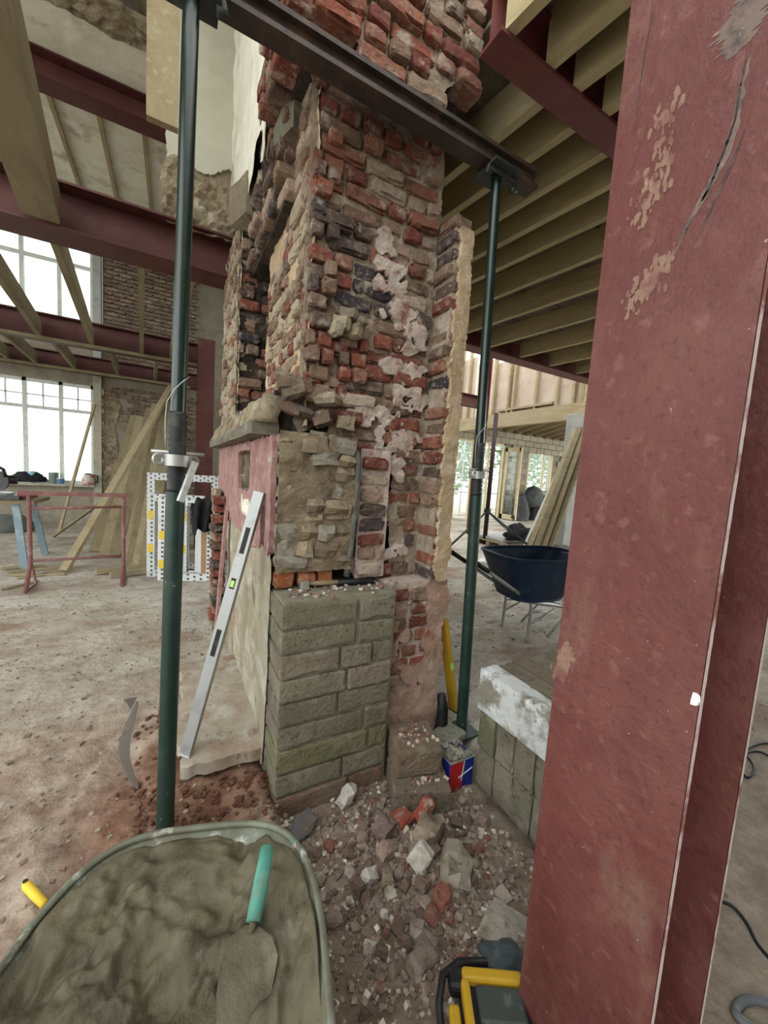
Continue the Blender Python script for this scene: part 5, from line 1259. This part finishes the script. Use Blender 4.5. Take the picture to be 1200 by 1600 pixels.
# timbers leaning on the concrete column
g = 'timbers leaning on the concrete column'
for i, (p0, p1, lb) in enumerate((((822, 870), (900, 672), 'leftmost timber leaning on the concrete column'), ((832, 872), (906, 668), 'second timber leaning on the concrete column'), ((842, 873), (912, 672), 'third timber leaning on the concrete column'), ((852, 874), (917, 690), 'rightmost timber leaning on the concrete column'))):
    a = at(*p0, 'z', .02); b = at(*p1, 'y', a.y + .12); plank(lb, a, b, .11, .045, [timber, timber_grey][i % 2], g)
a = at(815, 862, 'z', .02); b = at(872, 735, 'y', a.y + .3); plank('thin grey lath leaning left of the timbers', a, b, .04, .03, mat('grey_lath', (.5, .5, .46), rough=.7))
p = at(870, 868, 'z', 0); lump('rubble_sack', 'dark debris heap at the foot of the concrete column', 'debris', (p.x, p.y, .05), (.3, .25, .18), mat('dark_debris', (.10, .09, .085), rough=.95), 17, .8)
# shovel on the floor
s0, s1 = at(768, 914, 'z', .02), at(815, 912, 'z', .05)
sh = thing('trowel', 'small dirty trowel lying on the floor before the blue wheelbarrow', 'trowel', (s0.x, s0.y, 0))
part('blade', MB().add([(0, 0, 0), (.16, .07, .01), (.16, -.07, .01), (.12, 0, .04)], [(0, 2, 1), (0, 1, 3), (1, 2, 3), (2, 0, 3)], Matrix.Translation(s0)), mat('dirty_blade', (.10, .085, .07), rough=.7), sh)
part('handle', MB().tube([s0 + Vector((.12, 0, .03)), s1], .014, 8), timber_grey, sh, smooth=True)

# blue wheelbarrow
bw = thing('wheelbarrow', 'dark blue wheelbarrow behind the foreground red column', 'wheelbarrow', (3.1, 2.3, 0))
BO = Vector((2.50, 2.20, 0)); bx_ = Vector((.985, -.17, 0)).normalized(); by_ = Vector((.17, .985, 0)).normalized()
def B3(u, v, z): return BO + bx_ * u + by_ * v + Vector((0, 0, z))
def bout(k, n=40):
    r = []
    for i in range(n):
        t = 2 * math.pi * i / n; c, s = math.cos(t), math.sin(t); e = .5
        u = math.copysign(abs(c) ** e, c); v = math.copysign(abs(s) ** e, s)
        u0, u1 = -.02 + .17 * k, .95 - .28 * k
        r.append(((u0 + u1) / 2 + u * (u1 - u0) / 2, .30 + v * (.33 - .11 * k)))
    return r
tb = MB(); n = 40; lv = [0, .1, .5, .9, 1]
for k in lv: tb.v += [tuple(B3(u, v, .765 - .40 * k)) for u, v in bout(k, n)]
for j in range(len(lv) - 1):
    for i in range(n): tb.f.append((j * n + i, (j + 1) * n + i, (j + 1) * n + (i + 1) % n, j * n + (i + 1) % n))
tb.f.append(tuple(range((len(lv) - 1) * n, len(lv) * n)))
o = part('tray', tb, blue_tray, bw, smooth=True); o.modifiers.new('t', 'SOLIDIFY').thickness = .004
ol = bout(0, n); sub('rolled_rim', MB().tube([B3(u, v, .765) for u, v in ol + ol[:1]], .011, 8, caps=False), blue_tray, o, smooth=True)
for s in (0, 1):
    v = .12 + .36 * s
    h = part('handle', MB().tube([B3(-.36, v - .06, .745), B3(-.1, v, .60), B3(.3, v, .36), B3(1.0, .3, .2)], .017, 10), zinc, bw, smooth=True)
    sub('grip', MB().tube([B3(-.38, v - .064, .755), B3(-.2, v - .03, .655)], .021, 10), black, h, smooth=True)
    part('leg', MB().tube([B3(.28, v, .40), B3(.31, v, .30), B3(.28, v - .02, .02), B3(.27, v - .02, .0)], .014, 8), zinc, bw, smooth=True)
    part('brace', MB().tube([B3(.30, v, .15), B3(.58, v, .28)], .010, 8), zinc, bw, smooth=True); part('brace', MB().tube([B3(.31, v, .26), B3(.48, v, .26)], .010, 8), zinc, bw, smooth=True)
    part('leg', MB().tube([B3(.75, v, .25), B3(.52, v, .02)], .012, 8), zinc, bw, smooth=True)
part('wheel', MB().ring(B3(1.08, .3, .19), by_, .145, .045, 24, 10), black, bw, smooth=True)
# cables on the floor at the right
def cable(label, pts, r=.006, m=None):
    q = [at(a, b, 'z', .008) for a, b in pts]; P2 = []
    for i in range(len(q) - 1):
        p0, p1, p2, p3 = q[max(i - 1, 0)], q[i], q[i + 1], q[min(i + 2, len(q) - 1)]
        for k in range(6):
            t = k / 6; P2.append(.5 * ((2 * p1) + (p2 - p0) * t + (2 * p0 - 5 * p1 + 4 * p2 - p3) * t * t + (3 * p1 - p0 - 3 * p2 + p3) * t ** 3))
    for w in P2: w.z = ground_z(w.x, w.y) + r
    tag(MB().tube(P2, r, 6).build('cable', m or black, smooth=True), label, 'cable')
cable('thin black cable looping on the floor right of the red column', [(1230, 1200), (1190, 1175), (1160, 1180), (1150, 1195), (1168, 1215), (1178, 1200), (1165, 1172), (1200, 1160), (1230, 1165)])
cable('long thin cable crossing the floor at the lower right', [(1105, 1405), (1140, 1415), (1165, 1440), (1185, 1475), (1215, 1510)])
cable('thick grey hose curling at the bottom right corner', [(1240, 1640), (1160, 1600), (1150, 1580), (1168, 1566), (1200, 1572), (1240, 1590)], .012, mat('grey_hose', (.12, .13, .14), rough=.5))

# ------------------------------------------------------------------ outside: ground, scaffold, trees
mb = MB().bb(-60, 90, -60, 90, -.55, -.30); tag(mb.build('outside_ground', mat('pale_gravel', (.55, .53, .48), [((.4, .42, .33), .6, .5, .7)], rough=.95)), 'pale gravel ground outside the windows', 'ground', kind='structure')
leaf = mat('leaf_green', (.10, .20, .07), [((.22, .34, .16), 3, .5, .7)], rough=.8); bark = mat('bark', (.12, .09, .07), rough=.9)
rng = random.Random(19)
def tree(label, x, y, h, r):
    t = thing('tree', label, 'tree', (x, y, -.2)); part('trunk', MB().tube([(x, y, -.2), (x + .1, y, h * .35), (x, y, h * .8)], [.18, .14, .05], 8), bark, t, smooth=True)
    f = MB()
    for i in range(1500):
        q = Vector((rng.gauss(0, 1), rng.gauss(0, 1), rng.gauss(0, 1))).normalized() * (rng.random() ** .4); s = rng.uniform(.10, .24)
        c = Vector((x + q.x * r, y + q.y * r, h * .56 + q.z * h * .5)); M_ = Matrix.Translation(c) @ Matrix.Rotation(rng.random() * 6, 4, 'Z') @ Matrix.Rotation(rng.random() * 3, 4, 'X')
        f.add([(-s, 0, 0), (0, -s * .5, .02), (s, 0, 0), (0, s * .5, .02)], [(0, 1, 2, 3)], M_)
    o = part('foliage', f, leaf, t); o['kind'] = 'stuff'
for i, (x, y, h, r, lb) in enumerate(((15, 19, 6, 1.5, 'leftmost green tree beyond the far doorway'), (18.5, 20.5, 7, 1.6, 'second green tree outside, right of the doorway'), (22.3, 20, 6.5, 1.8, 'green tree seen through the far small window'), (26.5, 21, 6.5, 1.8, 'rightmost green tree outside the far small window'))): tree(lb, x, y, h, r)
sc = thing('scaffold', 'scaffold of steel tubes outside the far doorway', 'scaffold', (11, 12.6, -.15)); zs = mat('scaffold_tube', (.42, .44, .45), rough=.5)
for x in (9.4, 10.6, 11.8, 13.0, 14.2, 15.4): part('standard', MB().tube([(x, 12.6, -.15), (x, 12.6, 5)], .024, 8), zs, sc)
for z in (.9, 2.55): part('ledger', MB().tube([(8.6, 12.57, z), (16, 12.57, z)], .024, 8), zs, sc)
for x in (9.4, 13): part('brace', MB().tube([(x, 12.63, .1), (x + 1.2, 12.63, 2.5)], .024, 8), zs, sc)
